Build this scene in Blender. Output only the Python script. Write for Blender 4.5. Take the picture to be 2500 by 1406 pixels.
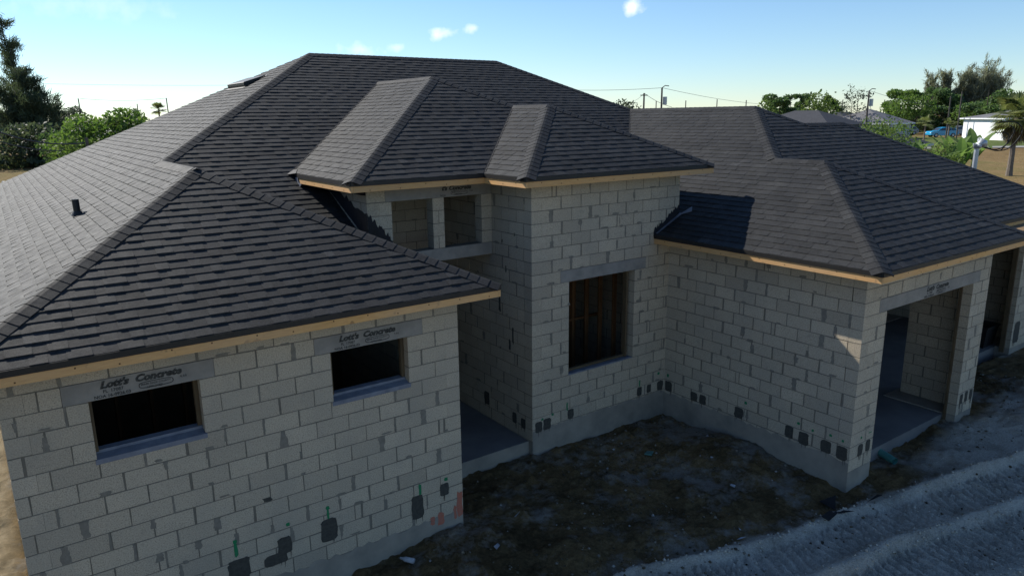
import bpy, math, random
import numpy as np
from mathutils import Vector, Matrix
R = math.radians
random.seed(7); RNG = np.random.default_rng(11)
for o_ in list(bpy.data.objects): bpy.data.objects.remove(o_)
SC = bpy.context.scene; COL = SC.collection

# ------------------------------------------------------------------ camera
CX, CY, CZ = -4.674, -7.7564, 5.2972
FWD = Vector((0.56647, 0.79098, -0.23122)).normalized()
RGT = Vector((0.81133, -0.58434, -0.01126)).normalized()
UPV = RGT.cross(FWD).normalized()
cam = bpy.data.cameras.new('camera'); camo = bpy.data.objects.new('camera', cam); COL.objects.link(camo)
camo.matrix_world = Matrix(((RGT.x, UPV.x, -FWD.x, CX), (RGT.y, UPV.y, -FWD.y, CY), (RGT.z, UPV.z, -FWD.z, CZ), (0, 0, 0, 1)))
cam.sensor_width = 36; cam.lens = 1756.14 / 2500 * 36; cam.clip_end = 6000; cam.clip_start = 0.1
SC.camera = camo
# ------------------------------------------------------------------ sky and sun
SUN = Vector((-0.42, 1.23, 1.0)).normalized()          # towards the sun
ELEV = math.asin(SUN.z); AZ = math.atan2(SUN.x, SUN.y)
w = bpy.data.worlds.new('World'); SC.world = w; w.use_nodes = True
nt = w.node_tree; nt.nodes.clear()
wo = nt.nodes.new('ShaderNodeOutputWorld'); bg = nt.nodes.new('ShaderNodeBackground')
sky = nt.nodes.new('ShaderNodeTexSky'); sky.sky_type = 'NISHITA'; sky.sun_disc = False
sky.sun_elevation = ELEV; sky.sun_rotation = AZ; sky.altitude = 0; sky.air_density = 1.0; sky.dust_density = 0.0; sky.ozone_density = 4.0
bg.inputs['Strength'].default_value = 0.09
nt.links.new(bg.outputs[0], wo.inputs[0])
def wray(px, py):
    return (FWD + RGT * ((px - 1250) / 1756.14) - UPV * ((py - 703) / 1756.14))
# small clouds, each a soft patch round its own direction in the sky
tc = nt.nodes.new('ShaderNodeTexCoord')
nz = nt.nodes.new('ShaderNodeTexNoise'); nz.inputs['Scale'].default_value = 55; nz.inputs['Detail'].default_value = 6
nt.links.new(tc.outputs['Generated'], nz.inputs['Vector'])
def mth(op, a, b=None):
    m = nt.nodes.new('ShaderNodeMath'); m.operation = op
    for i, q in enumerate((a, b)):
        if q is None: continue
        if isinstance(q, (int, float)): m.inputs[i].default_value = q
        else: nt.links.new(q, m.inputs[i])
    return m.outputs[0]
tot = None
for px, py, rx, rz, k in [(1545, 18, .026, .012, .8), (1082, 84, .022, .009, .65), (1155, 70, .012, .007, .5), (885, 122, .030, .010, .4), (965, 117, .014, .007, .35), (210, 12, .09, .02, .18)]:
    d = wray(px, py).normalized(); h = Vector((d.y, -d.x, 0)).normalized(); u = h.cross(d).normalized()
    def dot(vv):
        n = nt.nodes.new('ShaderNodeVectorMath'); n.operation = 'DOT_PRODUCT'; n.inputs[1].default_value = vv
        nt.links.new(tc.outputs['Generated'], n.inputs[0]); return n.outputs['Value']
    a = mth('DIVIDE', dot(h), rx); b = mth('DIVIDE', mth('SUBTRACT', dot(u), 0.0), rz)
    rr = mth('SQRT', mth('ADD', mth('MULTIPLY', a, a), mth('MULTIPLY', b, b)))
    front = mth('GREATER_THAN', dot(d), 0.0)
    m = mth('SUBTRACT', mth('MULTIPLY', nz.outputs[0], 2.6), mth('ADD', mth('MULTIPLY', rr, 1.15), 0.25))
    m = mth('MINIMUM', mth('MAXIMUM', m, 0), 1)
    m = mth('MULTIPLY', mth('MULTIPLY', m, front), k)
    tot = m if tot is None else mth('MAXIMUM', tot, m)
mixc = nt.nodes.new('ShaderNodeMix'); mixc.data_type = 'RGBA'
nt.links.new(tot, mixc.inputs[0]); 
tint = nt.nodes.new('ShaderNodeMix'); tint.data_type = 'RGBA'; tint.blend_type = 'MULTIPLY'; tint.inputs[0].default_value = 1; tint.inputs[7].default_value = (.90, 1.0, 1.09, 1)   # the camera's cool white balance
nt.links.new(sky.outputs[0], tint.inputs[6]); nt.links.new(tint.outputs[2], mixc.inputs[6]); mixc.inputs[7].default_value = (9.5, 9.8, 10, 1)
nt.links.new(mixc.outputs[2], bg.inputs[0])
sl = bpy.data.lights.new('sun', 'SUN'); sl.energy = 4.6; sl.angle = R(0.53); sl.color = (1.0, 0.95, 0.86)
slo = bpy.data.objects.new('sun', sl); COL.objects.link(slo); slo.location = (-20, 40, 40)
slo.rotation_euler = SUN.to_track_quat('Z', 'Y').to_euler()
SC.view_settings.view_transform = 'Standard'; SC.view_settings.look = 'None'; SC.view_settings.gamma = 1
SC.view_settings.exposure = 0.6
SC.view_settings.use_curve_mapping = False

# ------------------------------------------------------------------ helpers
def hom(vs):
    return vs
class MB:
    def __init__(s): s.v = []; s.f = []
    def add(s, vs, fs):
        b = len(s.v); s.v += [tuple(q) for q in vs]; s.f += [tuple(b + i for i in f) for f in fs]; return s
    def box(s, x0, x1, y0, y1, z0, z1):
        return s.add([(x0,y0,z0),(x1,y0,z0),(x1,y1,z0),(x0,y1,z0),(x0,y0,z1),(x1,y0,z1),(x1,y1,z1),(x0,y1,z1)],
                     [(0,3,2,1),(4,5,6,7),(0,1,5,4),(1,2,6,5),(2,3,7,6),(3,0,4,7)])
    def tube(s, pts, r, n=8, cap=True):
        pts = [Vector(p) for p in pts]; rs = r if isinstance(r, (list, tuple)) else [r] * len(pts)
        b = len(s.v); up = Vector((0, 0, 1))
        for i, p in enumerate(pts):
            d = (pts[min(i + 1, len(pts) - 1)] - pts[max(i - 1, 0)]).normalized()
            a = d.cross(up if abs(d.z) < .95 else Vector((1, 0, 0))).normalized(); c = a.cross(d)
            for k in range(n):
                t = 2 * math.pi * k / n; q = p + (a * math.cos(t) + c * math.sin(t)) * rs[i]; s.v.append(tuple(q))
        for i in range(len(pts) - 1):
            for k in range(n):
                k2 = (k + 1) % n; s.f.append((b+i*n+k, b+i*n+k2, b+(i+1)*n+k2, b+(i+1)*n+k))
        if cap:
            s.f.append(tuple(b + k for k in reversed(range(n)))); e = b + (len(pts) - 1) * n; s.f.append(tuple(e + k for k in range(n)))
        return s
    def prism(s, poly, d):
        """poly: list of 3-D points, d: extrusion vector"""
        n = len(poly); d = Vector(d); a = [Vector(p) for p in poly]; b = [p + d for p in a]
        return s.add(a + b, [tuple(reversed(range(n))), tuple(range(n, 2 * n))] + [(i, (i + 1) % n, n + (i + 1) % n, n + i) for i in range(n)])
    def build(s, name, mat, parent=None, smooth=False, origin=None):
        me = bpy.data.meshes.new(name)
        o = Vector(origin) if origin is not None else None
        me.from_pydata([tuple(Vector(q) - o) for q in s.v] if o is not None else s.v, [], s.f); me.update()
        if smooth: me.polygons.foreach_set('use_smooth', [True] * len(me.polygons))
        if mat is not None: me.materials.append(mat)
        ob = bpy.data.objects.new(name, me); COL.objects.link(ob)
        if o is not None: ob.location = o
        if parent is not None:
            ob.parent = parent; ob.matrix_parent_inverse = Matrix.Translation(-world_loc(parent)) if world_loc(parent).length > 0 else Matrix()
        return ob
LOCS = {}
def world_loc(o):
    l = Vector(o.location)
    # parents' inverse offsets cancel, so an object's own location is already its world place
    return l
def tag(o, label=None, cat=None, group=None, kind=None):
    if label: o['label'] = label
    if cat: o['category'] = cat
    if group: o['group'] = group
    if kind: o['kind'] = kind
    return o
def empty(name, loc, label, cat, group=None):
    o = bpy.data.objects.new(name, None); COL.objects.link(o); o.location = loc; o.empty_display_size = .2
    return tag(o, label, cat, group)
def npmesh(name, V, F, mat, parent=None, smooth=False):
    """numpy arrays: V (n,3), F (m,k) all k-gons"""
    me = bpy.data.meshes.new(name); V = np.asarray(V, np.float32); F = np.asarray(F, np.int32); k = F.shape[1]
    me.vertices.add(len(V)); me.vertices.foreach_set('co', V.ravel()); me.loops.add(F.size); me.loops.foreach_set('vertex_index', F.ravel())
    me.polygons.add(len(F)); me.polygons.foreach_set('loop_start', np.arange(len(F), dtype=np.int32) * k)
    me.polygons.foreach_set('loop_total', np.full(len(F), k, np.int32))
    if smooth: me.polygons.foreach_set('use_smooth', np.ones(len(F), bool))
    me.update(calc_edges=True); me.materials.append(mat)
    o = bpy.data.objects.new(name, me); COL.objects.link(o)
    if parent is not None: o.parent = parent; o.matrix_parent_inverse = Matrix.Translation(-Vector(parent.location))
    return o
# ---- materials
def new_mat(name):
    m = bpy.data.materials.new(name); m.use_nodes = True; n = m.node_tree; b = n.nodes['Principled BSDF']; return m, n, b
def nd(n, t, **kw):
    q = n.nodes.new(t)
    for k, v_ in kw.items(): setattr(q, k, v_)
    return q
def ramp(n, fac, stops):
    r = nd(n, 'ShaderNodeValToRGB'); e = r.color_ramp.elements
    while len(e) < len(stops): e.new(.5)
    for el, (p, c) in zip(e, stops): el.position = p; el.color = tuple(c) + (1,) if len(c) == 3 else c
    n.links.new(fac, r.inputs[0]); return r.outputs[0]
def noise(n, scale, detail=4, rough=.55, coord=None, vec=None, dist=0):
    t = nd(n, 'ShaderNodeTexNoise'); t.inputs['Scale'].default_value = scale; t.inputs['Detail'].default_value = detail; t.inputs['Roughness'].default_value = rough; t.inputs['Distortion'].default_value = dist
    if vec is None:
        g = nd(n, 'ShaderNodeNewGeometry'); vec = g.outputs['Position']
    n.links.new(vec, t.inputs['Vector']); return t.outputs[0]
def mixrgb(n, f, a, b, mode='MIX'):
    m = nd(n, 'ShaderNodeMix', data_type='RGBA', blend_type=mode)
    for i, q in ((0, f), (6, a), (7, b)):
        if isinstance(q, (int, float)): m.inputs[i].default_value = q
        elif isinstance(q, (tuple, list)): m.inputs[i].default_value = tuple(q) + (1,) if len(q) == 3 else q
        else: n.links.new(q, m.inputs[i])
    return m.outputs[2]
def math_(n, op, a, b=None):
    m = nd(n, 'ShaderNodeMath', operation=op)
    for i, q in enumerate((a, b)):
        if q is None: continue
        if isinstance(q, (int, float)): m.inputs[i].default_value = q
        else: n.links.new(q, m.inputs[i])
    return m.outputs[0]
def bump(n, b, h, strength, dist=.01):
    q = nd(n, 'ShaderNodeBump'); q.inputs['Strength'].default_value = strength; q.inputs['Distance'].default_value = dist
    n.links.new(h, q.inputs['Height']); n.links.new(q.outputs[0], b.inputs['Normal'])
def simple(name, c1, c2=None, scale=6, rough=.85, spec=.3, bmp=0, bscale=60, metal=0):
    m, n, b = new_mat(name); b.inputs['Roughness'].default_value = rough; b.inputs['Specular IOR Level'].default_value = spec; b.inputs['Metallic'].default_value = metal
    c2 = c2 or tuple(x * .8 for x in c1)
    n.links.new(ramp(n, noise(n, scale, 5, .6), [(.3, c2), (.7, c1)]), b.inputs['Base Color'])
    if bmp: bump(n, b, noise(n, bscale, 6, .65), bmp)
    return m
def tone_node(n):
    a = nd(n, 'ShaderNodeAttribute', attribute_name='tone'); return a.outputs['Fac']
M = {}
def build_materials():
    # concrete block: per-block tone, fine pitted grain, faint dirt
    m, n, b = new_mat('concrete_block'); t = tone_node(n)
    base = ramp(n, t, [(0, (.360, .304, .228)), (.35, (.435, .368, .276)), (.7, (.482, .407, .304)), (1, (.535, .452, .338))])
    g = noise(n, 75, 4, .8); base = mixrgb(n, .8, base, ramp(n, g, [(.33, (.05, .05, .05)), (.45, (.45, .45, .45)), (.56, (.52, .52, .52)), (.72, (.74, .73, .71))]), 'OVERLAY')
    pit = nd(n, 'ShaderNodeTexVoronoi'); pit.inputs['Scale'].default_value = 55; gp = nd(n, 'ShaderNodeNewGeometry'); n.links.new(gp.outputs['Position'], pit.inputs['Vector']); base = mixrgb(n, ramp(n, pit.outputs['Distance'], [(.10, (.75, .75, .75)), (.22, (0, 0, 0))]), base, (.12, .11, .09))
    d = noise(n, 1.1, 5, .6); base = mixrgb(n, ramp(n, d, [(.42, (0, 0, 0)), (.72, (.5, .5, .5))]), base, (.29, .265, .22))
    st = noise(n, 7, 6, .7); base = mixrgb(n, ramp(n, st, [(.60, (0, 0, 0)), (.70, (.45, .45, .45))]), base, (.26, .235, .19))
    n.links.new(base, b.inputs['Base Color']); b.inputs['Roughness'].default_value = .95; b.inputs['Specular IOR Level'].default_value = .15
    bump(n, b, noise(n, 70, 6, .8), .9, .006); M['block'] = m
    M['mortar'] = simple('mortar', (.205, .182, .145), (.14, .124, .10), 14, .95, .1, .5, 90)
    M['smear'] = simple('mortar_smear', (.24, .214, .173), (.165, .148, .122), 18, .95, .1, .6, 70)
    M['patch'] = simple('wet_mortar_patch', (.075, .072, .062), (.048, .046, .04), 25, .9, .15, .6, 80)
    M['concrete'] = simple('slab_concrete', (.31, .275, .225), (.19, .172, .145), 2.2, .9, .2, .3, 40)
    M['floor'] = simple('floor_concrete', (.17, .165, .16), (.115, .11, .108), 1.5, .8, .25, .15, 50)
    M['lintel'] = simple('precast_lintel', (.30, .275, .24), (.20, .186, .165), 4, .85, .2, .25, 60)
    M['sill'] = simple('precast_sill', (.21, .22, .25), (.13, .14, .17), 7, .8, .25, .25, 50)
    M['ink'] = simple('stencil_ink', (.015, .015, .015), (.10, .098, .09), 45, .9, .1)
    m, n, b = new_mat('fascia_wood')
    tcn = nd(n, 'ShaderNodeTexCoord'); mp = nd(n, 'ShaderNodeMapping'); mp.inputs['Scale'].default_value = (2.2, 2.2, 26)
    n.links.new(tcn.outputs['Object'], mp.inputs[0]); gr = noise(n, 3.0, 5, .6, vec=mp.outputs[0], dist=.6)
    c = ramp(n, gr, [(.25, (.50, .255, .08)), (.5, (.66, .355, .115)), (.75, (.74, .44, .16))])
    kn = noise(n, 9, 2, .5); c = mixrgb(n, ramp(n, kn, [(.68, (0, 0, 0)), (.74, (.7, .7, .7))]), c, (.20, .10, .04))
    c = mixrgb(n, ramp(n, noise(n, .7, 3), [(.4, (0, 0, 0)), (.7, (.5, .5, .5))]), c, (.55, .38, .24))
    oi = nd(n, 'ShaderNodeObjectInfo'); c = mixrgb(n, math_(n, 'MULTIPLY', oi.outputs['Random'], .45), c, (.36, .22, .10)); n.links.new(c, b.inputs['Base Color']); b.inputs['Roughness'].default_value = .75; M['wood'] = m
    M['stud'] = simple('stud_wood', (.24, .115, .05), (.16, .075, .03), 3, .8, .2)
    M['buck'] = simple('buck_wood', (.13, .095, .055), (.09, .065, .04), 3, .85, .1)
    M['ply'] = simple('plywood', (.22, .15, .09), (.16, .11, .06), 3, .9, .1)
    M['black'] = simple('black_metal', (.012, .011, .010), (.02, .018, .016), 20, .5, .35)
    M['felt'] = simple('black_felt', (.013, .013, .014), (.02, .02, .022), 9, .8, .2, .4, 30)
    M['membrane'] = simple('flashing_membrane', (.010, .010, .012), (.016, .017, .021), 6, .6, .25, .5, 14)
    M['peel'] = simple('aluminium_flashing', (.16, .17, .20), (.10, .11, .14), 8, .5, .5, .3, 20)
    # shingles: tone per tab, granule speckle, streaks that run up the slope
    m, n, b = new_mat('shingle'); t = tone_node(n)
    base = ramp(n, t, [(0, (.0070, .0073, .0078)), (.3, (.0125, .0129, .0136)), (.65, (.0195, .0200, .0208)), (1, (.034, .0346, .0355))])
    g = noise(n, 150, 2, .6); base = mixrgb(n, .9, base, ramp(n, g, [(.3, (.12, .12, .12)), (.5, (.5, .5, .5)), (.7, (.93, .93, .93))]), 'OVERLAY')
    g2 = noise(n, 30, 5, .8); base = mixrgb(n, .95, base, ramp(n, g2, [(.3, (.2, .2, .2)), (.7, (.8, .8, .8))]), 'OVERLAY')
    d = noise(n, 1.3, 6, .7); base = mixrgb(n, ramp(n, d, [(.48, (0, 0, 0)), (.72, (.6, .6, .6))]), base, (.034, .0335, .032))
    sc = noise(n, 11, 6, .8, dist=1.2); base = mixrgb(n, ramp(n, sc, [(.62, (0, 0, 0)), (.72, (.55, .55, .55))]), base, (.06, .06, .059))
    n.links.new(base, b.inputs['Base Color']); n.links.new(ramp(n, noise(n, 9, 5, .7), [(.3, (.66, .66, .66)), (.7, (.80, .80, .80))]), b.inputs['Roughness']); b.inputs['Specular IOR Level'].default_value = .23
    bump(n, b, noise(n, 230, 3, .7), .5, .003); M['shingle'] = m
    M['green'] = simple('green_spray', (.015, .20, .07), (.03, .16, .08), 40, .8, .2)
    M['orange'] = simple('orange_spray', (.45, .12, .07), (.30, .16, .12), 30, .8, .2)
    M['teal'] = simple('green_pvc', (.07, .22, .195), (.05, .18, .16), 6, .4, .5)
    M['galv'] = simple('galvanised_steel', (.42, .44, .46), (.33, .35, .37), 12, .45, .5, 0, 0, .5)
    M['cable'] = simple('black_cable', (.012, .012, .012), None, 6, .6, .3)
    M['tub'] = simple('black_plastic', (.012, .012, .013), None, 6, .5, .4)
    M['white'] = simple('white_scrap', (.36, .37, .39), (.25, .26, .28), 12, .7, .3)
    M['scrapgreen'] = simple('green_scrap', (.10, .22, .19), None, 12, .7, .3)
    M['brown_rod'] = simple('rusty_rod', (.10, .045, .02), (.06, .03, .02), 30, .9, .2)
build_materials()

# ------------------------------------------------------------------ measured house dimensions (metres)
H = 0.2032
L, XT, YT, XTR, XW, YG = 4.9278, 2.0527, 1.0965, 5.4282, 5.2118, -2.6211
XGR, XGL, XGR2, OV, ZF, ZTF, HF, P = 9.3513, 5.8569, 8.7283, .4087, 3.064, 4.2799, .0922, .5104
YB, YG2, XTL, RT, Y0, D, XR, DL, XGE = 2.1943, -1.6349, -.1899, .0537, 1.8016, 6.9004, 13.5882, 3.6541, 15.1473
ZE, ZT = ZF + HF + RT, ZTF + HF + RT
XL = -L - OV; A = L / 2 + OV; LM = -L / 2
XWE = XW - OV; WX = (XWE + XR) / 2; WH = WX - XWE
BX = (XW + XGR) / 2; BH = (XGR - XW) / 2 + OV; XBE = XGR + OV
T1X = (XTL + XTR) / 2; T1H = (XTR - XTL) / 2 + OV; T2X = (XT + XTR) / 2; T2H = (XTR - XT) / 2 + OV
YV = Y0 + (ZT - ZE) / P
YBK = Y0 + 2 * D + 2.6
def cam_px(p):
    d = Vector(p) - Vector((CX, CY, CZ)); z = d.dot(FWD)
    if z < .2: return None
    return 1250 + 1756.14 * d.dot(RGT) / z, 703 - 1756.14 * d.dot(UPV) / z

# ------------------------------------------------------------------ ground
def vnoise(x, y, seed=0):
    xi = np.floor(x).astype(np.int64); yi = np.floor(y).astype(np.int64); fx = x - xi; fy = y - yi
    fx = fx * fx * (3 - 2 * fx); fy = fy * fy * (3 - 2 * fy)
    def hsh(a, b):
        h = (a * 374761393 + b * 668265263 + seed * 974711) & 0x7fffffff
        h = ((h ^ (h >> 13)) * 1274126177) & 0x7fffffff
        return ((h ^ (h >> 16)) & 0xffff) / 65535.0
    return (hsh(xi, yi) * (1 - fx) + hsh(xi + 1, yi) * fx) * (1 - fy) + (hsh(xi, yi + 1) * (1 - fx) + hsh(xi + 1, yi + 1) * fx) * fy
def fbm(x, y, s, o=4, seed=0):
    t = 0; a = .5
    for i in range(o): t = t + a * (vnoise(x * s, y * s, seed + i) - .5); s *= 2.03; a *= .55
    return t
def sstep(a, b, x):
    t = np.clip((x - a) / (b - a), 0, 1); return t * t * (3 - 2 * t)
CTRL = np.array([(0, 0, -.21), (-1.6, 0, -.36), (-4.9, 0, -.45), (2.05, 1.1, -.27), (5.2, 1.1, -.33), (5.2, -1.04, -.19), (5.2, -2.0, -.29), (5.2, -2.62, -.36), (9.35, -2.62, -.15), (9.3, -1.6, -.12), (13, -1.7, -.12),
                 (7, -2.6, -.24), (3.4, -.8, -.36), (1, -1, -.33), (1, -4, -.36), (5, -5, -.33), (10, -5, -.25), (-6.5, 3, -.32), (-7, 8, -.3), (16, -3, -.15), (-3, -5, -.4), (20, 5, -.2), (-12, 15, -.25), (3, 20, -.2)])
def bnd(x):  # edge of the sand, as y over x
    return np.interp(x, [-3, .3, 1.17, 2.3, 3.4, 4.3, 5.7, 8.5, 12, 20], [-2.6, -2.1, -1.98, -2.45, -2.72, -2.80, -3.10, -3.80, -4.3, -5]) + 0
def sandmask(x, y):
    b = bnd(x) + .35 * fbm(x, y, 1.3, 4, 5)
    m1 = sstep(-.06, .06, b - y)
    m2 = sstep(6.2, 7.4, x) * sstep(-2.55, -2.95, y - .0 * x + .4 * fbm(x, y, 1.5, 3, 8))
    return np.clip(m1 + m2 * .9, 0, 1)
def ground_h(x, y):
    x = np.asarray(x, float); y = np.asarray(y, float)
    wsum = 0; z = 0
    for cx, cy, cz in CTRL:
        ww = 1 / ((x - cx) ** 2 + (y - cy) ** 2 + .15) ** 1.6; z = z + ww * cz; wsum = wsum + ww
    z = z / wsum
    r = np.hypot(x - 3, y - 3)
    z = np.where(r > 30, z + (-.25 - z) * sstep(30, 45, r), z)
    z = z + 1.2 * sstep(28, 95, r)
    near = 1 - sstep(18, 30, r)
    s = sandmask(x, y)
    z = z + near * (.10 * fbm(x, y, .7, 4, 1) + .06 * fbm(x, y, 4.5, 5, 2) + .03 * fbm(x, y, 13, 2, 19))
    dirt = near * (1 - s)
    z = z + dirt * (np.maximum(0, fbm(x, y, 7, 4, 3)) * .16 + np.maximum(0, fbm(x, y, 2.2, 3, 6)) * .12)
    # tyre ruts in the sand, following the edge of the sand
    dd = bnd(x) - y
    lip = np.exp(-((dd - .10) / .10) ** 2) * .10 + np.exp(-((dd - .95) / .12) ** 2) * .10 + np.exp(-((dd - 2.0) / .15) ** 2) * .08
    tread = (np.sin(2 * np.pi * (x * .97 - y * .25 + .25 * fbm(x, y, 2, 2, 9)) / .135) > .1) * .05
    rut = ((np.abs(dd - .52) < .28) | (np.abs(dd - 1.45) < .36)) * (tread - .045)
    z = z + near * s * ((lip + rut) * (.6 + .8 * (vnoise(x * 1.1, y * 1.1, 21))) * (x > -.5) + .03 * np.abs(fbm(x, y, 7, 3, 12)))
    # heaps
    for hx, hy, hr, hh in [(9.9, -3.9, .9, .22), (11.2, -3.3, 1.0, .25), (7.4, -3.15, .5, .08), (.9, -1.35, .35, .12), (2.0, -1.75, .4, .10), (.2, -.55, .3, .06), (4.6, -.6, .7, .10), (1.5, -.7, .4, .05), (-.5, -1.2, .5, .07)]:
        q = np.hypot(x - hx, y - hy) / hr
        z = z + hh * np.exp(-q * q) * (1 + 1.3 * fbm(x, y, 5, 3, 17))
    # left yard: shallow machine tracks
    z = z + near * (x < -5.1) * (np.sin(2 * np.pi * (y * .9 + x * .35) / .16) * .012 + .05 * fbm(x, y, 3, 3, 30))
    return z
def spacing(a, b, fine, grow, lo, hi):
    c = list(np.arange(a, b, fine)); s = fine; t = c[-1]
    while t < hi: s *= grow; t += s; c.append(t)
    s = fine; t = c[0]; pre = []
    while t > lo: s *= grow; t -= s; pre.append(t)
    return np.array(pre[::-1] + c)
def build_ground():
    gx = spacing(-6.5, 12.0, .036, 1.13, -900, 900); gy = spacing(-5.4, 2.6, .036, 1.13, -300, 1200)
    X, Y = np.meshgrid(gx, gy); Z = ground_h(X, Y)
    # keep the soil below the slab inside the house footprint
    def inside(x0, x1, y0, y1): return (X > x0) & (X < x1) & (Y > y0) & (Y < y1)
    ins = inside(-L + .05, -.05, .05, 15) | inside(-L + .05, XGE - .6, YB, 14) | inside(XT + .05, XTR, YT + .06, 4) | inside(XW + .06, XGR - .06, YG + .28, 3) | inside(.0, XT, 1.3, 4) | inside(XW, XGE - .5, YG2 + .1, 8)
    Z = np.where(ins, -.7, Z)
    nx, ny = len(gx), len(gy)
    V = np.stack([X.ravel(), Y.ravel(), Z.ravel()], 1)
    i = np.arange(ny - 1)[:, None] * nx + np.arange(nx - 1)[None]; F = np.stack([i, i + 1, i + nx + 1, i + nx], -1).reshape(-1, 4)
    m, n, b = new_mat('ground_soil')
    sa = nd(n, 'ShaderNodeAttribute', attribute_name='sand').outputs['Fac']; fa = nd(n, 'ShaderNodeAttribute', attribute_name='field').outputs['Fac']; la = nd(n, 'ShaderNodeAttribute', attribute_name='yard').outputs['Fac']
    soil = ramp(n, noise(n, 1.6, 6, .65), [(.28, (.052, .037, .019)), (.48, (.125, .088, .044)), (.62, (.205, .14, .066)), (.78, (.30, .25, .19))])
    soil = mixrgb(n, .6, soil, ramp(n, noise(n, 18, 6, .8), [(.3, (.1, .1, .1)), (.7, (.9, .9, .9))]), 'OVERLAY')
    soil = mixrgb(n, ramp(n, noise(n, 1.1, 6, .75), [(.50, (0, 0, 0)), (.62, (.8, .8, .8))]), soil, (.27, .25, .215))
    sand = ramp(n, noise(n, 2.0, 6, .65), [(.3, (.33, .30, .25)), (.5, (.50, .455, .38)), (.72, (.62, .57, .48))])
    sand = mixrgb(n, .6, sand, ramp(n, noise(n, 45, 5, .75), [(.3, (.2, .2, .2)), (.7, (.75, .75, .75))]), 'OVERLAY')
    sand = mixrgb(n, ramp(n, noise(n, 3.1, 5, .7), [(.58, (0, 0, 0)), (.70, (.55, .55, .55))]), sand, (.22, .185, .14))
    near = mixrgb(n, sa, soil, sand)
    yard = ramp(n, noise(n, 2.3, 6, .7), [(.3, (.12, .10, .065)), (.5, (.30, .24, .15)), (.75, (.46, .38, .26))])
    near = mixrgb(n, la, near, yard)
    f1 = ramp(n, noise(n, .05, 6, .6), [(.3, (.150, .098, .045)), (.5, (.205, .145, .070)), (.68, (.12, .115, .04))])
    f1 = mixrgb(n, .6, f1, ramp(n, noise(n, 1.4, 6, .7), [(.3, (.3, .3, .3)), (.7, (.68, .68, .68))]), 'OVERLAY')
    col = mixrgb(n, fa, near, f1)
    n.links.new(col, b.inputs['Base Color']); b.inputs['Roughness'].default_value = 1; b.inputs['Specular IOR Level'].default_value = .05
    bump(n, b, noise(n, 28, 8, .85), 1.0, .05)
    o = npmesh('ground', V, F, m, smooth=False); tag(o, kind='structure')
    x, y = V[:, 0], V[:, 1]; r = np.hypot(x - 3, y - 3)
    for nm, val in (('sand', sandmask(x, y) * (x > -3.5)), ('field', sstep(14, 24, r + 4 * fbm(x, y, .3, 3, 4))), ('yard', sstep(-5.0, -5.25, x))):
        a = o.data.attributes.new(nm, 'FLOAT', 'POINT'); a.data.foreach_set('value', np.asarray(val, np.float32))
build_ground()
def gz(x, y): return float(ground_h(np.array([x]), np.array([y]))[0])

# ------------------------------------------------------------------ the house under construction
house = empty('concrete_block_house', (0, 0, 0), 'unfinished concrete block house with dark grey shingle hip roofs and bare wood fascia', 'house')
PIECES = {'block': [], 'shingle': [], 'cap': []}
def px_area(vs):
    q = [cam_px(p) for p in vs]
    if any(t is None for t in q): return 0
    xs = [t[0] for t in q]; ys = [t[1] for t in q]
    if max(xs) < 0 or min(xs) > 2500 or max(ys) < 0 or min(ys) > 1406: return 0
    return abs(sum(q[i][0] * q[(i + 1) % len(q)][1] - q[(i + 1) % len(q)][0] * q[i][1] for i in range(len(q)))) / 2
def emit(kind, name, mat, limit, stuff_name, stuff_parent):
    ps = sorted(PIECES[kind], key=lambda p: -p['a'])
    for p in ps[:limit]:
        c = Vector((0, 0, 0))
        for q in p['v']: c += Vector(q)
        c /= len(p['v']); mb = MB(); mb.add(p['v'], p['f']); o = mb.build(name, mat, p['parent'], origin=c)
        at = o.data.attributes.new('tone', 'FLOAT', 'FACE'); at.data.foreach_set('value', [p['t']] * len(p['f']))
    rest = ps[limit:]
    if rest:
        mb = MB(); tn = []
        for p in rest: mb.add(p['v'], p['f']); tn += [p['t']] * len(p['f'])
        o = mb.build(stuff_name, mat, stuff_parent); at = o.data.attributes.new('tone', 'FLOAT', 'FACE'); at.data.foreach_set('value', tn); tag(o, kind='stuff')
SMEAR = MB()
def irregular(cx, cz, w_, h_, n=10, j=.35, e=.55):
    pts = []
    for k in range(n):
        t = 2 * math.pi * k / n; s = 1 + random.uniform(-j, j)
        # superellipse so that patches stay blocky
        c, s2 = math.cos(t), math.sin(t)
        pts.append((cx + math.copysign(abs(c) ** e, c) * w_ / 2 * s, cz + math.copysign(abs(s2) ** e, s2) * h_ / 2 * (1 + random.uniform(-j * .5, j * .5))))
    return pts
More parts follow.
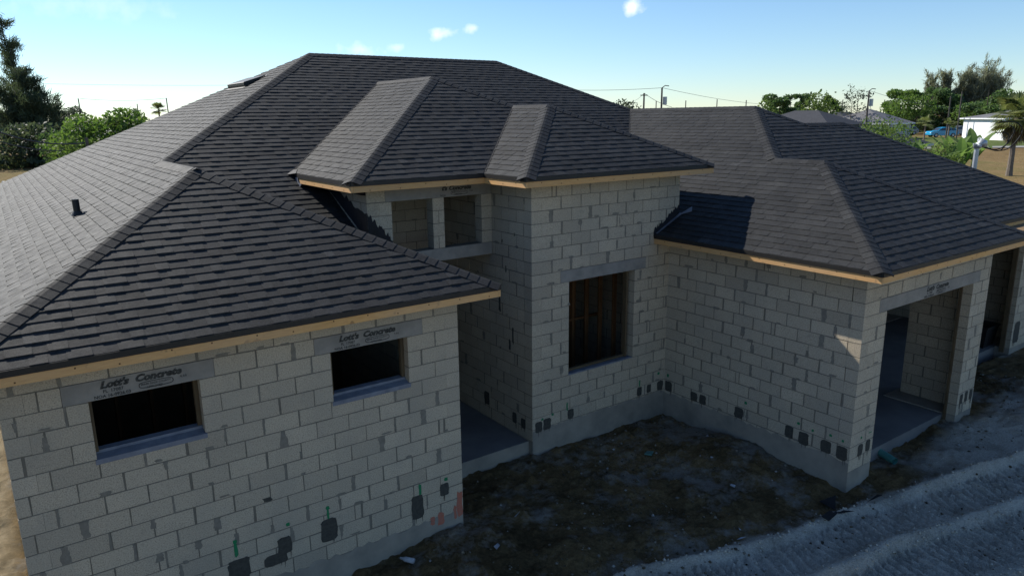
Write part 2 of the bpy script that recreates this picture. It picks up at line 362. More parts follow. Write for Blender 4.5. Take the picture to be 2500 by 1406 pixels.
def wall(axis, face, a0, a1, nrm, zc0, zc1, openings=(), trim0=None, trim1=None, off=0., seen=True, smear=.0, mat_core='mortar', core_open=None):
    """axis 'x': runs along x with outer face at y=face; axis 'y': runs along y with outer face at x=face.
    nrm: +1/-1 outward direction on the other axis.  zc0,zc1: course numbers.  openings: (a0,a1,z0,z1)."""
    TH = .1975
    def bx(mb, p0, p1, d0, d1, z0, z1):
        q0, q1 = sorted((face - nrm * d0, face - nrm * d1))
        if axis == 'x': mb.box(p0, p1, q0, q1, z0, z1)
        else: mb.box(q0, q1, p0, p1, z0, z1)
    core = MB(); c0 = a0 + (.2 if trim0 == 'side' else 0); c1 = a1 - (.2 if trim1 == 'side' else 0)
    all_open = openings; openings = core_open if core_open is not None else openings
    zs = sorted({zc0 * H, zc1 * H} | {z for o in openings for z in o[2:]})
    zs = [z for z in zs if zc0 * H - 1e-6 <= z <= zc1 * H + 1e-6]
    for z0, z1 in zip(zs[:-1], zs[1:]):
        segs = [(c0, c1)]
        for (oa, ob, oz0, oz1) in openings:
            if oz0 < (z0 + z1) / 2 < oz1:
                ns = []
                for s0, s1 in segs:
                    if ob <= s0 or oa >= s1: ns.append((s0, s1)); continue
                    if oa > s0: ns.append((s0, oa))
                    if ob < s1: ns.append((ob, s1))
                segs = ns
        for s0, s1 in segs:
            e0 = .003 if trim0 in ('front', 'side') else 0; e1 = .003 if trim1 in ('front', 'side') else 0
            bx(core, s0 + (.004 if s0 > c0 else e0), s1 - (.004 if s1 < c1 else e1), .0045, TH - .0045, z0, z1)
    wo_ = core.build('wall', M[mat_core], house); openings = all_open
    for c in range(zc0, zc1):
        z0, z1 = c * H, (c + 1) * H; zm = (z0 + z1) / 2
        b0, b1 = a0, a1
        if trim0 == 'front' and c % 2: b0 += .2
        if trim0 == 'side' and not c % 2: b0 += .2
        if trim1 == 'front' and c % 2: b1 -= .2
        if trim1 == 'side' and not c % 2: b1 -= .2
        segs = [(b0, b1)]
        for (oa, ob, oz0, oz1) in openings:
            if oz0 - .01 < zm < oz1 + .01:
                ns = []
                for s0, s1 in segs:
                    if ob <= s0 or oa >= s1: ns.append((s0, s1)); continue
                    if oa > s0 + .02: ns.append((s0, oa))
                    if ob < s1 - .02: ns.append((ob, s1))
                segs = ns
        g0 = a0 + off + (.2032 if c % 2 else 0)
        for s0, s1 in segs:
            cuts = [s0]; k = math.ceil((s0 - g0 + .07) / .4064)
            while g0 + k * .4064 < s1 - .07: cuts.append(g0 + k * .4064 + random.uniform(-.008, .008)); k += 1
            cuts.append(s1)
            # now and then a thin filler strip beside a joint
            if seen and smear and random.random() < .35 and len(cuts) > 3:
                i = random.randrange(1, len(cuts) - 1); cuts.insert(i + 1, cuts[i] + random.uniform(.06, .09))
            for i, (p0, p1) in enumerate(zip(cuts[:-1], cuts[1:])):
                jl = .0065 if i else 0.; jr = .0065 if i < len(cuts) - 2 else 0.
                jl += random.choice((0, 0, 0, .006, .016)) if jl and smear else 0
                q0, q1 = p0 + jl, p1 - jr
                if q1 - q0 < .03: continue
                pr = random.uniform(-.0012, .0015); J = lambda: random.uniform(-.0032, .0032)
                f0, f1 = face + nrm * pr, face - nrm * TH
                zt_, zb_ = z1 - .006, z0 + .006
                co = [(q0, f0, zb_), (q1, f0, zb_), (q1, f1, zb_), (q0, f1, zb_), (q0, f0, zt_), (q1, f0, zt_), (q1, f1, zt_), (q0, f1, zt_)]
                co = [(a + (J() if (0 < i or a > p0 + .1) and (i < len(cuts) - 2 or a < p1 - .1) else 0), b, z + J()) for a, b, z in co]
                if axis == 'y': co = [(b, a, z) for a, b, z in co]
                fl = [(0,3,2,1),(4,5,6,7),(0,1,5,4),(1,2,6,5),(2,3,7,6),(3,0,4,7)]
                a_ = px_area([co[0], co[1], co[5], co[4]]) if seen else 0
                t = min(1, max(0, random.gauss(.5, .15)))
                PIECES['block'].append({'v': co, 'f': fl, 't': t, 'a': a_, 'parent': wo_})
                if seen and smear and i and random.random() < smear * 1.35:
                    wd = random.choice((.02, .025, .03, .04, .05, .075)); hh = H * random.choice((.98, .98, 1.0, .75, .5)) * random.uniform(.94, 1.03); cz = zm + (H - hh) / 2 * random.choice((-1, 1, 0))
                    sh = random.uniform(-.01, .01); dz_ = hh / 6; z_lo = cz - hh / 2; taper = random.uniform(-.3, .3)
                    lf = [(p0 + sh - wd / 2 * (1 + taper * (q - 3) / 3) + random.uniform(-.28, .28) * wd * .5, z_lo + q * dz_ + random.uniform(-.006, .006)) for q in range(7)]
                    rg = [(p0 + sh + wd / 2 * (1 + taper * (q - 3) / 3) + random.uniform(-.28, .28) * wd * .5, z_lo + q * dz_ + random.uniform(-.006, .006)) for q in range(6, -1, -1)]
                    pts = lf + rg
                    v3 = [((a, face + nrm * .0008, z) if axis == 'x' else (face + nrm * .0008, a, z)) for a, z in pts]
                    sh_ = random.uniform(.0012, .0022); SMEAR.prism(v3, (0, nrm * sh_, 0) if axis == 'x' else (nrm * sh_, 0, 0))
                if seen and smear and random.random() < smear * .5:
                    pts = irregular((p0 + p1) / 2 + random.uniform(-.1, .1), z0 + random.uniform(0, .03), random.uniform(.05, .16), random.uniform(.02, .05), 10, .4)
                    v3 = [((a, face + nrm * .0008, z) if axis == 'x' else (face + nrm * .0008, a, z)) for a, z in pts]
                    sh_ = random.uniform(.0012, .0022); SMEAR.prism(v3, (0, nrm * sh_, 0) if axis == 'x' else (nrm * sh_, 0, 0))
    return wo_
W1 = (-4.215, -3.19, 10 * H, 13 * H); W2 = (-1.745, -.735, 10 * H, 13 * H)
LT1 = (-4.43, -3.03, 13 * H, 14 * H); LT2 = (-1.935, -.52, 13 * H, 14 * H)
TW = (2.825, 4.345, 5 * H, 13 * H); LT3 = (2.64, 4.615, 13 * H, 14 * H)
B1 = (.214, .93, 16 * H, 20 * H); B2 = (1.134, 1.85, 16 * H, 20 * H)
GO = (XGL, XGR2, -1., 12 * H); LT4 = (5.62, 8.95, 12 * H, 13 * H)
G2R = 13.7; GO2 = (XGR + .05, G2R, -1., 12 * H); LT5 = (XGR, 13.95, 12 * H, 13 * H)
PZ = YB + 1.9       # back of the entry porch
wall('x', 0, -L, 0, -1, 0, 15, [W1, W2, LT1, LT2], 'front', 'front', .11, True, .30)
wall('y', -L, 0, YBK - .5, -1, 0, 15, (), 'side', None, 0, False)
wall('y', 0, 0, PZ, 1, 0, 15, (), 'side', None, 0, False)
wall('x', YT, XT, XTR, -1, 0, 21, [TW, LT3], 'front', 'front', 0., True, .34)
wall('y', XT, YT, PZ, -1, 0, 21, (), 'side', None, 0, True, .2)
wall('y', XTR, YT, 6.5, 1, 0, 21, (), 'side', None, 0, True, .1)
wall('x', YB, XTL, XT - .003, -1, 15, 21, [B1, B2, (.0, XT - .003, 15 * H, 16 * H), (XTL + .3, XT - .003, 20 * H, 21 * H)], 'front', None, .0, True, .1, core_open=[B1, B2])
wall('y', XTL, YB, 6.0, -1, 14, 21, (), 'side', None, 0, True, .1)
wall('x', PZ, .0, XT, -1, 0, 21, (), None, None, 0, True, .1)
wall('y', XW, YG, YT, -1, 0, 15, (), 'side', None, 0., True, .32)
wall('x', YG, XW, XGR, -1, 0, 15, [GO, LT4], 'front', 'front', 0, True, .2)
wall('y', XGR, YG, YG2 + .2, 1, 0, 15, (), 'side', None, 0, True, .1)
wall('x', YG2, XGR + .01, XGE - OV, -1, 0, 15, [GO2, LT5], None, 'front', 0, True, .1)
wall('y', XGE - OV, YG2, YG2 + 6.5, 1, 0, 15, (), 'side', None, 0, True, .1)
wall('x', YBK - .5, -L, XR - OV, 1, 0, 15, (), None, None, 0, False)
wall('x', 4.8, XTR, XGE - OV, 1, 0, 15, (), None, None, 0, True)
emit('block', 'concrete_block', M['block'], 300, 'block_masonry', house)
tag(SMEAR.build('mortar_smear', M['smear'], house), kind='stuff')

# beams, lintels, sills, lettering
def lintel(x0, x1, y, z0, z1, name='lintel'):
    mb = MB(); mb.box(x0 + .004, x1 - .004, y - .003, y + .19, z0 + .003, z1 - .003); return mb.build(name, M['lintel'], house)
def text(parent, s, x, y, z, size, shear=0., bold=.0, mat='ink', sx=1.):
    cu = bpy.data.curves.new('lettering', 'FONT'); cu.body = s; cu.size = size; cu.shear = shear; cu.offset = bold; cu.extrude = .0004; cu.resolution_u = 2
    t = bpy.data.objects.new('tmp', cu); COL.objects.link(t); dg = bpy.context.evaluated_depsgraph_get(); me = bpy.data.meshes.new_from_object(t.evaluated_get(dg)); bpy.data.objects.remove(t)
    me.name = 'lettering'; me.materials.clear(); me.materials.append(M[mat])
    o = bpy.data.objects.new('lettering', me); COL.objects.link(o); o.location = (x, y, z); o.rotation_euler = (R(90), 0, 0); o.scale = (sx, 1, 1)
    o.parent = parent; return o
def oval(parent, x, y, z, w_, h_, th=.007):
    def ring(ww, hh):
        return [(x + math.copysign(abs(math.cos(t)) ** .45, math.cos(t)) * ww / 2, z + math.copysign(abs(math.sin(t)) ** .6, math.sin(t)) * hh / 2) for t in [2 * math.pi * k / 28 for k in range(28)]]
    a, b = ring(w_, h_), ring(w_ - 2 * th, h_ - 2 * th); mb = MB()
    mb.add([(p[0], y, p[1]) for p in a + b], [(k, (k + 1) % 28, 28 + (k + 1) % 28, 28 + k) for k in range(28)]); mb.build('lettering', M['ink'], parent)
def stencil(par, x, y, z, s=1., full=True, num='4.66'):
    """x,z: lower-left of the print; the face of the lintel is at y"""
    yy = y - .0052
    if full: text(par, "Lott's", x + .03 * s, yy, z + .105 * s, .095 * s, .3, .006 * s, sx=1.12)
    else: text(par, "t's", x + .0 * s, yy, z + .105 * s, .095 * s, .3, .006 * s, sx=1.12)
    text(par, 'Concrete', x + (.33 if full else .13) * s, yy, z + .105 * s, .095 * s, .3, .006 * s, sx=1.15)
    if full: text(par, 'FL', x + .05 * s, yy, z + .055 * s, .045 * s, 0, .001 * s); text(par, '17087', x + .115 * s, yy, z + .055 * s, .045 * s, 0, .001 * s)
    text(par, 'NOA 16-0926.03' if full else 'NOA', x - .03 * s, yy, z + .008 * s, .045 * s, 0, .0012 * s)
    ox = x + (.52 if full else .33) * s
    oval(par, ox, yy, z + .055 * s, .32 * s, .07 * s, .008 * s)
    text(par, 'MIAMI DADE COUNTY', ox - .14 * s, yy, z + .053 * s, .027 * s, 0, .0006)
    text(par, 'APPROVED', ox - .09 * s, yy, z + .017 * s, .03 * s, 0, .0008)
    text(par, num, x + (.74 if full else .53) * s, yy, z + .06 * s, .04 * s)
l1 = lintel(LT1[0], LT1[1], 0, LT1[2], LT1[3]); stencil(l1, -4.13, 0, 13 * H + .006, 1.02)
l2 = lintel(LT2[0], LT2[1], 0, LT2[2], LT2[3]); stencil(l2, -1.66, 0, 13 * H + .006, 1.0)
l3 = lintel(LT3[0], LT3[1], YT, LT3[2], LT3[3])
l4 = lintel(LT4[0], LT4[1], YG, LT4[2], LT4[3]); stencil(l4, 7.0, YG, 12 * H + .006, 1.0)
l5 = lintel(LT5[0], LT5[1], YG2, LT5[2], LT5[3])
l6 = lintel(XTL + .3, XT - .01, YB, 20 * H, 21 * H); stencil(l6, 1.10, YB, 20 * H + .006, .98, False)
lb = lintel(.0, XT - .006, YB - .002, 15 * H, 16 * H, 'porch_beam')
for wv in (W1, W2):
    x0, x1, z0, z1 = wv; mb = MB()
    mb.add([(x0 - .015, -.012, z0 - .052), (x1 + .015, -.012, z0 - .052), (x1 + .015, -.012, z0 + .0), (x0 - .015, -.012, z0 + .0), (x0 + .003, .10, z0 + .025), (x1 - .003, .10, z0 + .025), (x0 + .003, .10, z0 + .055), (x1 - .003, .10, z0 + .055), (x0 + .003, .19, z0 + .06), (x1 - .003, .19, z0 + .06), (x0 + .003, .19, z0 - .052), (x1 - .003, .19, z0 - .052)],
           [(0, 1, 2, 3), (3, 2, 5, 4), (4, 5, 7, 6), (6, 7, 9, 8), (8, 9, 11, 10), (1, 11, 9, 7, 5, 2), (0, 3, 4, 6, 8, 10), (0, 10, 11, 1)])
    mb.build('window_sill', M['sill'], house)
    mb = MB(); mb.box(x1 - .045, x1 - .003, .11, .17, z0 + .06, z1); mb.build('window_buck', M['buck'], house); mb = MB(); mb.box(x0 + .003, x0 + .03, .05, .12, z0 + .06, z1); mb.build('window_buck', M['buck'], house)
x0, x1, z0, z1 = TW
mb = MB(); mb.box(x0, x1, YT + .004, YT + .19, z0 - .03, z0 + .003); s_ = mb.build('window_sill', M['sill'], house)
for k in range(4):
    mb = MB(); mb.box(x0 + .02 + k * .375, x0 + .37 + k * .375, YT + .012, YT + .06, z0 + .003, z0 + .012); mb.build('sill_lip', M['sill'], s_)
mb = MB(); mb.box(x1 - .10, x1 - .06, YT + .10, YT + .19, z0, z1); mb.build('window_buck', M['buck'], house); mb = MB(); mb.box(x0 + .004, x1 - .101, YT + .13, YT + .19, z0 + .004, z0 + .045); mb.build('window_buck', M['buck'], house)
mb = MB(); mb.box(XGR2 - .04, XGR2 - .003, YG + .15, YG + .19, -.1, 12 * H); mb.build('door_buck', M['buck'], house)
mb = MB(); mb.box(G2R - .05, G2R - .003, YG2 + .10, YG2 + .19, -.1, 12 * H); mb.build('door_buck', M['buck'], house)
mb = MB(); mb.box(9.1, 9.14, -1.0, -.96, 0, 12 * H); mb.build('stud', M['stud'], house)

# slab and footing: smooth cement below the first course
mb = MB()
mb.box(-L + .002, -.002, .002, YBK - .52, -.75, -.001)
mb.build('slab', M['concrete'], house)
mb = MB(); mb.box(.0, XT - .001, 1.2, YBK - .53, -.75, -.012); mb.build('porch_slab', M['floor'], house)
mb = MB(); mb.box(.0, XT - .003, 1.194, 1.2, -.75, -.014); mb.build('slab_edge', M['concrete'], house)
mb = MB(); mb.box(XT + .002, XTR, YT + .002, YBK - .54, -.75, -.001); mb.build('slab', M['concrete'], house)
mb = MB(); mb.box(XW + .002, XGL, YG + .002, YT, -.75, -.001); mb.box(XGR2, XGR - .002, YG + .002, YG2 + .3, -.75, -.001); mb.box(XTR + .002, XGE - OV - .002, YT + .1, 4.8, -.75, -.004); mb.build('slab', M['concrete'], house)
mb = MB(); mb.box(XGL + .002, XGR2 - .002, YG + .21, YT + .098, -.75, -.02); mb.box(XGR2 + .0, XGE - OV - .002, YG2 + .302, YT + .098, -.75, -.02); mb.build('garage_slab', M['floor'], house)
mb = MB(); mb.box(G2R + .003, XGE - OV - .002, YG2 + .002, YG2 + .30, -.75, -.001); mb.build('slab', M['concrete'], house)

# cement wash and dark mortar patches over the clean-out holes, spray marks
def decal(face_axis, face, nrm, pts, mat, name, th=.0028):
    e = .0022; th = {'cement_wash': .0011, 'paint_mark': .0022, 'mortar_patch': .0036, 'tar_drip': .0028, 'drip': .0044}[name] + random.uniform(-.0003, .0003)
    v3 = [((a, face + nrm * e, z) if face_axis == 'x' else (face + nrm * e, a, z)) for a, z in pts]
    mb = MB(); mb.prism(v3, (0, nrm * th, 0) if face_axis == 'x' else (nrm * th, 0, 0)); return mb.build(name, M[mat], house)
def fringe(x0, x1, z0, z1, step=.05, up=.035):
    xs = list(np.arange(x0, x1, step)) + [x1]
    return [(x, z0) for x in (x0, x1)] + [(x, z1 + random.uniform(-up, up)) for x in reversed(xs)]
def patch(ax, face, a, z, w_=.13, h_=.19): 
    decal(ax, face, -1, irregular(a, z, w_ * 1.02, h_, 26, .10, .38), 'patch', 'mortar_patch', .004)
    for _ in range(2):
        q = a + random.uniform(-w_ / 2, w_ / 2) * .9; decal(ax, face, -1, [(q - .005, z - h_ / 2 - random.uniform(.03, .09)), (q + .004, z - h_ / 2 + .02), (q - .007, z - h_ / 2 + .02)], 'patch', 'drip')
for a, z, w_, h_ in [(-3.0, .30, .24, .26), (-2.47, .40, .16, .22), (-2.58, .26, .26, .14), (-1.92, .40, .20, .30), (-.70, .28, .17, .34), (-.285, .40, .13, .18)]: patch('x', 0, a, z, w_, h_)
decal('x', 0, -1, fringe(-L + .004, -.004, -.6, .02, .09, .04), 'concrete', 'cement_wash', .001)
for a, z, w_, h_ in [(2.18, .24, .14, .19), (2.36, .25, .16, .20), (2.88, .30, .13, .17), (4.55, .31, .12, .17), (4.80, .31, .11, .16), (5.10, .30, .15, .18)]: patch('x', YT, a, z, w_, h_)
decal('x', YT, -1, fringe(XT + .004, XTR - .004, -.6, .19, .07, .02), 'concrete', 'cement_wash', .001)
for a, z, w_, h_ in [(.98, .29, .16, .20), (.36, .28, .15, .17), (.16, .28, .14, .18), (-.62, .30, .17, .19), (-1.60, .30, .15, .20), (-1.86, .28, .17, .21), (-2.24, .29, .17, .20), (-2.50, .28, .17, .22)]: patch('y', XW, a, z, w_, h_)
decal('y', XW, -1, fringe(YG + .004, YT - .004, -.6, .17, .07, .03), 'concrete', 'cement_wash', .001)
for a, z, w_, h_ in [(5.50, .30, .13, .18), (5.72, .31, .12, .18), (8.87, .29, .11, .19), (9.06, .30, .11, .19), (9.25, .30, .11, .19)]: patch('x', YG, a, z, w_, h_)
for a, z, w_, h_ in [(1.35, .25, .12, .18), (1.60, .27, .12, .19), (2.45, .36, .16, .24)]: patch('y', XT, a, z, w_, h_)
patch('x', YG2, 13.95, .35, .3, .5)
for a, z, w_, h_ in [(-3.02, .55, .045, .18), (-3.02, .66, .05, .04), (-2.41, .655, .05, .045), (-1.92, .61, .03, .16), (-1.92, .70, .05, .05), (-.655, .52, .04, .16), (-.255, .545, .055, .05), ]:
    decal('x', 0, -1, irregular(a, z, w_, h_, 12, .25), 'green', 'paint_mark', .001)
for a, z, w_, h_ in [(2.80, .45, .03, .16), (2.26, .36, .05, .04), (2.48, .39, .05, .04), (4.55, .47, .03, .12), (5.05, .55, .06, .05)]: decal('x', YT, -1, irregular(a, z, w_, h_, 12, .25), 'green', 'paint_mark', .001)
for a, z, w_, h_ in [(-1.75, .50, .05, .04), (-2.0, .47, .04, .04), (-2.3, .50, .05, .04), (-2.5, .48, .04, .04), (-.75, .52, .05, .05), (1.0, .50, .05, .06)]: decal('y', XW, -1, irregular(a, z, w_, h_, 12, .25), 'green', 'paint_mark', .001)
for a, z, w_, h_ in [(5.50, .50, .04, .04), (5.75, .52, .10, .015)]: decal('x', YG, -1, irregular(a, z, w_, h_, 12, .25), 'green', 'paint_mark', .001)
for a, z, w_, h_ in [(-.06, .10, .09, .36), (-.13, .0, .05, .20), (-.36, -.01, .10, .20), (-.48, .0, .07, .12), (-.03, .22, .05, .12)]: decal('x', 0, -1, irregular(a, z, w_, h_, 14, .35), 'orange', 'paint_mark', .0015)
for a, z, w_, h_ in [(1.62, 1.75, .03, .30), (1.72, 1.55, .05, .18), (1.5, 1.35, .02, .2), (1.8, 2.85, .03, .12), (1.9, 3.3, .02, .06), (1.55, 3.45, .02, .06), (2.0, 2.2, .05, .25)]: decal('y', XT, -1, irregular(a, z, w_, h_, 10, .5), 'patch', 'tar_drip', .002)
decal('x', 0, -1, irregular(-2.62, 1.05, .10, .06, 12, .6), 'patch', 'tar_drip', .002)

# ---- roofs
PL = {}
def plane(name, inw, w0, zb, poly): PL[name] = (inw, w0, zb, poly)
plane('left', (1, 0), XL, ZE, [(XL, -OV), (LM, -OV + A), (LM, Y0 + A), (XL + D, Y0 + D), (XL, YBK)])
plane('lw_front', (0, 1), -OV, ZE, [(XL, -OV), (OV, -OV), (LM, -OV + A)])
plane('lw_right', (-1, 0), -OV, ZE, [(OV, -OV), (OV, Y0), (LM, Y0 + A), (LM, -OV + A)])
plane('main', (0, 1), Y0, ZE, [(LM, Y0 + A), (XTL, Y0 + OV - XTL), (XTL, YV + OV), (T1X, YV + T1H), (XTR + OV, YV), (XTR, YV), (XTR, Y0 + XTR - XWE), (WX, Y0 + WH), (XR - D, Y0 + D), (XL + D, Y0 + D)])
plane('t1_left', (1, 0), XTL - OV, ZT, [(XTL - OV, YB - OV), (T1X, YB - OV + T1H), (T1X, YV + T1H), (XTL - OV, YV)])
plane('t1_front', (0, 1), YB - OV, ZT, [(XTL - OV, YB - OV), (XT - OV, YB - OV), (T2X, YB - OV + T2H), (T1X, YB - OV + T1H)])
plane('t2_left', (1, 0), XT - OV, ZT, [(XT - OV, YT - OV), (T2X, YT - OV + T2H), (T2X, YB - OV + T2H), (XT - OV, YB - OV)])
plane('t2_front', (0, 1), YT - OV, ZT, [(XT - OV, YT - OV), (XTR + OV, YT - OV), (T2X, YT - OV + T2H)])
plane('t_right', (-1, 0), -(XTR + OV), ZT, [(XTR + OV, YT - OV), (XTR + OV, YV), (T1X, YV + T1H), (T1X, YB - OV + T1H), (T2X, YB - OV + T2H), (T2X, YT - OV + T2H)])
plane('wing_left', (1, 0), XWE, ZE, [(XWE, YG - OV), (BX, YG - OV + BH), (BX, YG2 - OV + BH), (WX, YG2 - OV + WH), (WX, Y0 + WH), (XTR, Y0 + XTR - XWE), (XTR, YT), (XWE, YT)])
plane('bay_front', (0, 1), YG - OV, ZE, [(XWE, YG - OV), (XBE, YG - OV), (BX, YG - OV + BH)])
plane('bay_right', (-1, 0), -XBE, ZE, [(XBE, YG - OV), (XBE, YG2 - OV), (BX, YG2 - OV + BH), (BX, YG - OV + BH)])
plane('gar_front', (0, 1), YG2 - OV, ZE, [(XBE, YG2 - OV), (XGE, YG2 - OV), (XGE - DL, YG2 - OV + DL), (XR - DL, YG2 - OV + DL), (WX, YG2 - OV + WH), (BX, YG2 - OV + BH)])
plane('right', (-1, 0), -XR, ZE, [(WX, YG2 - OV + WH), (XR - DL, YG2 - OV + DL), (XR, YG2 - OV + 2 * DL), (XR, Y0 + 2 * D), (XR - D, Y0 + D), (WX, Y0 + WH)])
plane('gar_right', (-1, 0), -XGE, ZE, [(XGE, YG2 - OV), (XGE, YG2 - OV + 2 * DL), (XGE - DL, YG2 - OV + DL)])
plane('gar_back', (0, -1), -(YG2 - OV + 2 * DL), ZE, [(XGE, YG2 - OV + 2 * DL), (XR, YG2 - OV + 2 * DL), (XR - DL, YG2 - OV + DL), (XGE - DL, YG2 - OV + DL)])
def pz(pl, x, y):
    (ix, iy), w0, zb, _ = PL[pl]; return zb + P * (x * ix + y * iy - w0)
deck = MB()
for k, (inw, w0, zb, poly) in PL.items():
    pts = [(x, y, pz(k, x, y) - .004) for x, y in poly]
    a = sum(poly[i][0] * poly[(i + 1) % len(poly)][1] - poly[(i + 1) % len(poly)][0] * poly[i][1] for i in range(len(poly)))
    if a < 0: pts.reverse()
    deck.prism([Vector(q) - Vector((0, 0, .03)) for q in pts], (0, 0, .03))
bk = [(XL, YBK, ZE - .004), (XL + D, Y0 + D, ZE + P * D - .004), (XR - D, Y0 + D, ZE + P * D - .004), (XR, Y0 + 2 * D, ZE - .004)]
deck.prism([Vector(q) - Vector((0, 0, .03)) for q in reversed(bk)], (0, 0, .03))
roof = deck.build('roof', M['felt'], house)
def clip_rect(poly, u0, u1, w0, w1):
    for ax, val, keep in ((0, u0, 1), (0, u1, -1), (1, w0, 1), (1, w1, -1)):
        out = []
        for i in range(len(poly)):
            a, b = poly[i], poly[(i + 1) % len(poly)]; da, db = (a[ax] - val) * keep, (b[ax] - val) * keep
            if da >= 0: out.append(a)
            if (da >= 0) != (db >= 0):
                t = da / (da - db); out.append((a[0] + (b[0] - a[0]) * t, a[1] + (b[1] - a[1]) * t))
        poly = out
        if len(poly) < 3: return []
    r = [poly[0]]
    for q in poly[1:]:
        if math.hypot(q[0] - r[-1][0], q[1] - r[-1][1]) > 1e-4: r.append(q)
    if len(r) > 2 and math.hypot(r[0][0] - r[-1][0], r[0][1] - r[-1][1]) < 1e-4: r.pop()
    return r if len(r) > 2 else []
EXPO = .143 / math.sqrt(1 + P * P)
def shingle_plane(k, visible):
    (ix, iy), w0, zb, poly = PL[k]; ux, uy = -iy, ix
    uw = [(x * ux + y * uy, x * ix + y * iy - w0) for x, y in poly]
    umin, umax = min(q[0] for q in uw), max(q[0] for q in uw); wmax = max(q[1] for q in uw)
    nrow = int(wmax / EXPO) + 1; cm = math.sqrt(1 + P * P)
    for r in range(nrow):
        a, b = r * EXPO - (.012 if r == 0 else 0), (r + 1) * EXPO + .010
        if a > wmax: break
        u = umin - random.uniform(0, .3); high = random.random() < .5; base = random.uniform(.28, .66)
        wob = random.uniform(-.002, .002); dev = 0
        while u < umax:
            wd = random.uniform(.10, .24) if high else random.uniform(.08, .30)
            ra = a + random.uniform(-.0015, .0015) + wob + (0 if high else .003)
            pl = clip_rect(uw, u + .0003, u + wd - .0003, ra if r else a, b)
            hb = (random.uniform(.0135, .0165) if high else random.uniform(.009, .0115)); ht = .0016
            if len(pl) >= 3:
                top = []; bot = []
                for (pu, pw) in pl:
                    t = min(1, max(0, (pw - a) / (b - a))); hh = (hb * (1 - t) + ht * t) * cm
                    x = pu * ux + (pw + w0) * ix; y = pu * uy + (pw + w0) * iy; z = zb + P * pw
                    top.append((x, y, z + hh)); bot.append((x, y, z - .002))
                n = len(top); ar = sum(pl[i][0] * pl[(i + 1) % n][1] - pl[(i + 1) % n][0] * pl[i][1] for i in range(n))
                if ar < 0: top.reverse(); bot.reverse()
                # orientation in world
                s = (top[1][0] - top[0][0]) * (top[2][1] - top[1][1]) - (top[1][1] - top[0][1]) * (top[2][0] - top[1][0])
                if s < 0: top.reverse(); bot.reverse()
                if abs(ar) > 2e-4:
                    tone = min(1, max(0, base + random.gauss(0, .11) + (.02 if high else -.02)))
                    PIECES['shingle'].append({'v': top + bot, 'f': [tuple(range(n))] + [(i, n + i, n + (i + 1) % n, (i + 1) % n) for i in range(n)], 't': tone, 'a': px_area(top) if visible else 0, 'parent': roof})
            u += wd; high = not high
for k in PL: shingle_plane(k, k in ('left', 'lw_front', 'main', 't1_left', 't1_front', 't2_left', 't2_front', 'wing_left', 'bay_front', 'gar_front'))
emit('shingle', 'shingle', M['shingle'], 300, 'shingle_courses', roof)
# hip and ridge caps
def pt(pl, x, y): return Vector((x, y, pz(pl, x, y)))
def nrm_of(pl):
    ix, iy = PL[pl][0]; return Vector((-P * ix, -P * iy, 1)).normalized()
def cap_run(xy0, xy1, pl_a, pl_b, wid=.145, expo=.143, ex0=0., ex1=0.):
    A0, A1 = pt(pl_a, *xy0), pt(pl_a, *xy1); d = (A1 - A0); ln = d.length; d.normalize(); A0 = A0 - d * ex0; ln += ex0 + ex1
    na, nb = nrm_of(pl_a), nrm_of(pl_b); nm = (na + nb).normalized()
    sa = na.cross(d).normalized()
    if sa.dot(nb) > 0: sa = -sa           # pointing down plane a, away from plane b
    sb = nb.cross(d).normalized()
    if sb.dot(na) > 0: sb = -sb
    cnt = max(1, round(ln / expo)); e = ln / cnt
    for i in range(cnt):
        t0, t1 = i * e, (i + 1) * e + .02
        hb, ht = random.uniform(.0160, .0175), .0115
        wa, wb = wid + random.uniform(-.003, .003), wid + random.uniform(-.003, .003)
        sec = []
        for t, h in ((t0, hb), (t1, ht)):
            c = A0 + d * t
            sec.append([c + sa * wa + na * h, c + sa * wa * .45 + na * (h + .004), c + sa * .035 + na * (h + .006), c + nm * (h + .003), c + sb * .035 + nb * (h + .006), c + sb * wb * .45 + nb * (h + .004), c + sb * wb + nb * h])
        low = [[c_ - (na if q < 3 else nm if q == 3 else nb) * .016 for q, c_ in enumerate(s)] for s in sec]
        m = 7; v_ = sec[0] + sec[1] + low[0] + low[1]; f_ = []
        for q in range(m - 1): f_.append((q, q + 1, m + q + 1, m + q)); f_.append((q, 2 * m + q, 2 * m + q + 1, q + 1)); f_.append((m + q, m + q + 1, 3 * m + q + 1, 3 * m + q))
        f_.append((0, m, 3 * m, 2 * m)); f_.append((m - 1, 3 * m - 1, 4 * m - 1, 2 * m - 1))
        n0 = (v_[1] - v_[0]).cross(v_[m] - v_[0])
        if n0.z < 0: f_ = [tuple(reversed(q)) for q in f_]
        PIECES['cap'].append({'v': [tuple(q) for q in v_], 'f': f_, 't': min(1, max(0, random.gauss(.42, .16))), 'a': px_area([v_[0], v_[3], v_[6], v_[m + 6], v_[m + 3], v_[m]]), 'parent': roof})
apL, apT1, apT2, apB, apW = (LM, -OV + A), (T1X, YB - OV + T1H), (T2X, YT - OV + T2H), (BX, YG - OV + BH), (WX, YG2 - OV + WH)
cap_run((XL, -OV), apL, 'left', 'lw_front'); cap_run((OV, -OV), apL, 'lw_right', 'lw_front')
cap_run((LM, Y0 + A), (LM, -OV + A), 'left', 'lw_right', ex1=.05, expo=.12); cap_run((LM, Y0 + A), (XL + D, Y0 + D), 'left', 'main')
cap_run((XL + D, Y0 + D), (XR - D, Y0 + D), 'main', 'main', .13) if False else None
PL['back'] = ((0, -1), -(Y0 + 2 * D), ZE, bk and [(q[0], q[1]) for q in bk])
cap_run((XL + D, Y0 + D), (XR - D, Y0 + D), 'main', 'back'); cap_run((WX, Y0 + WH), (XR - D, Y0 + D), 'main', 'right')
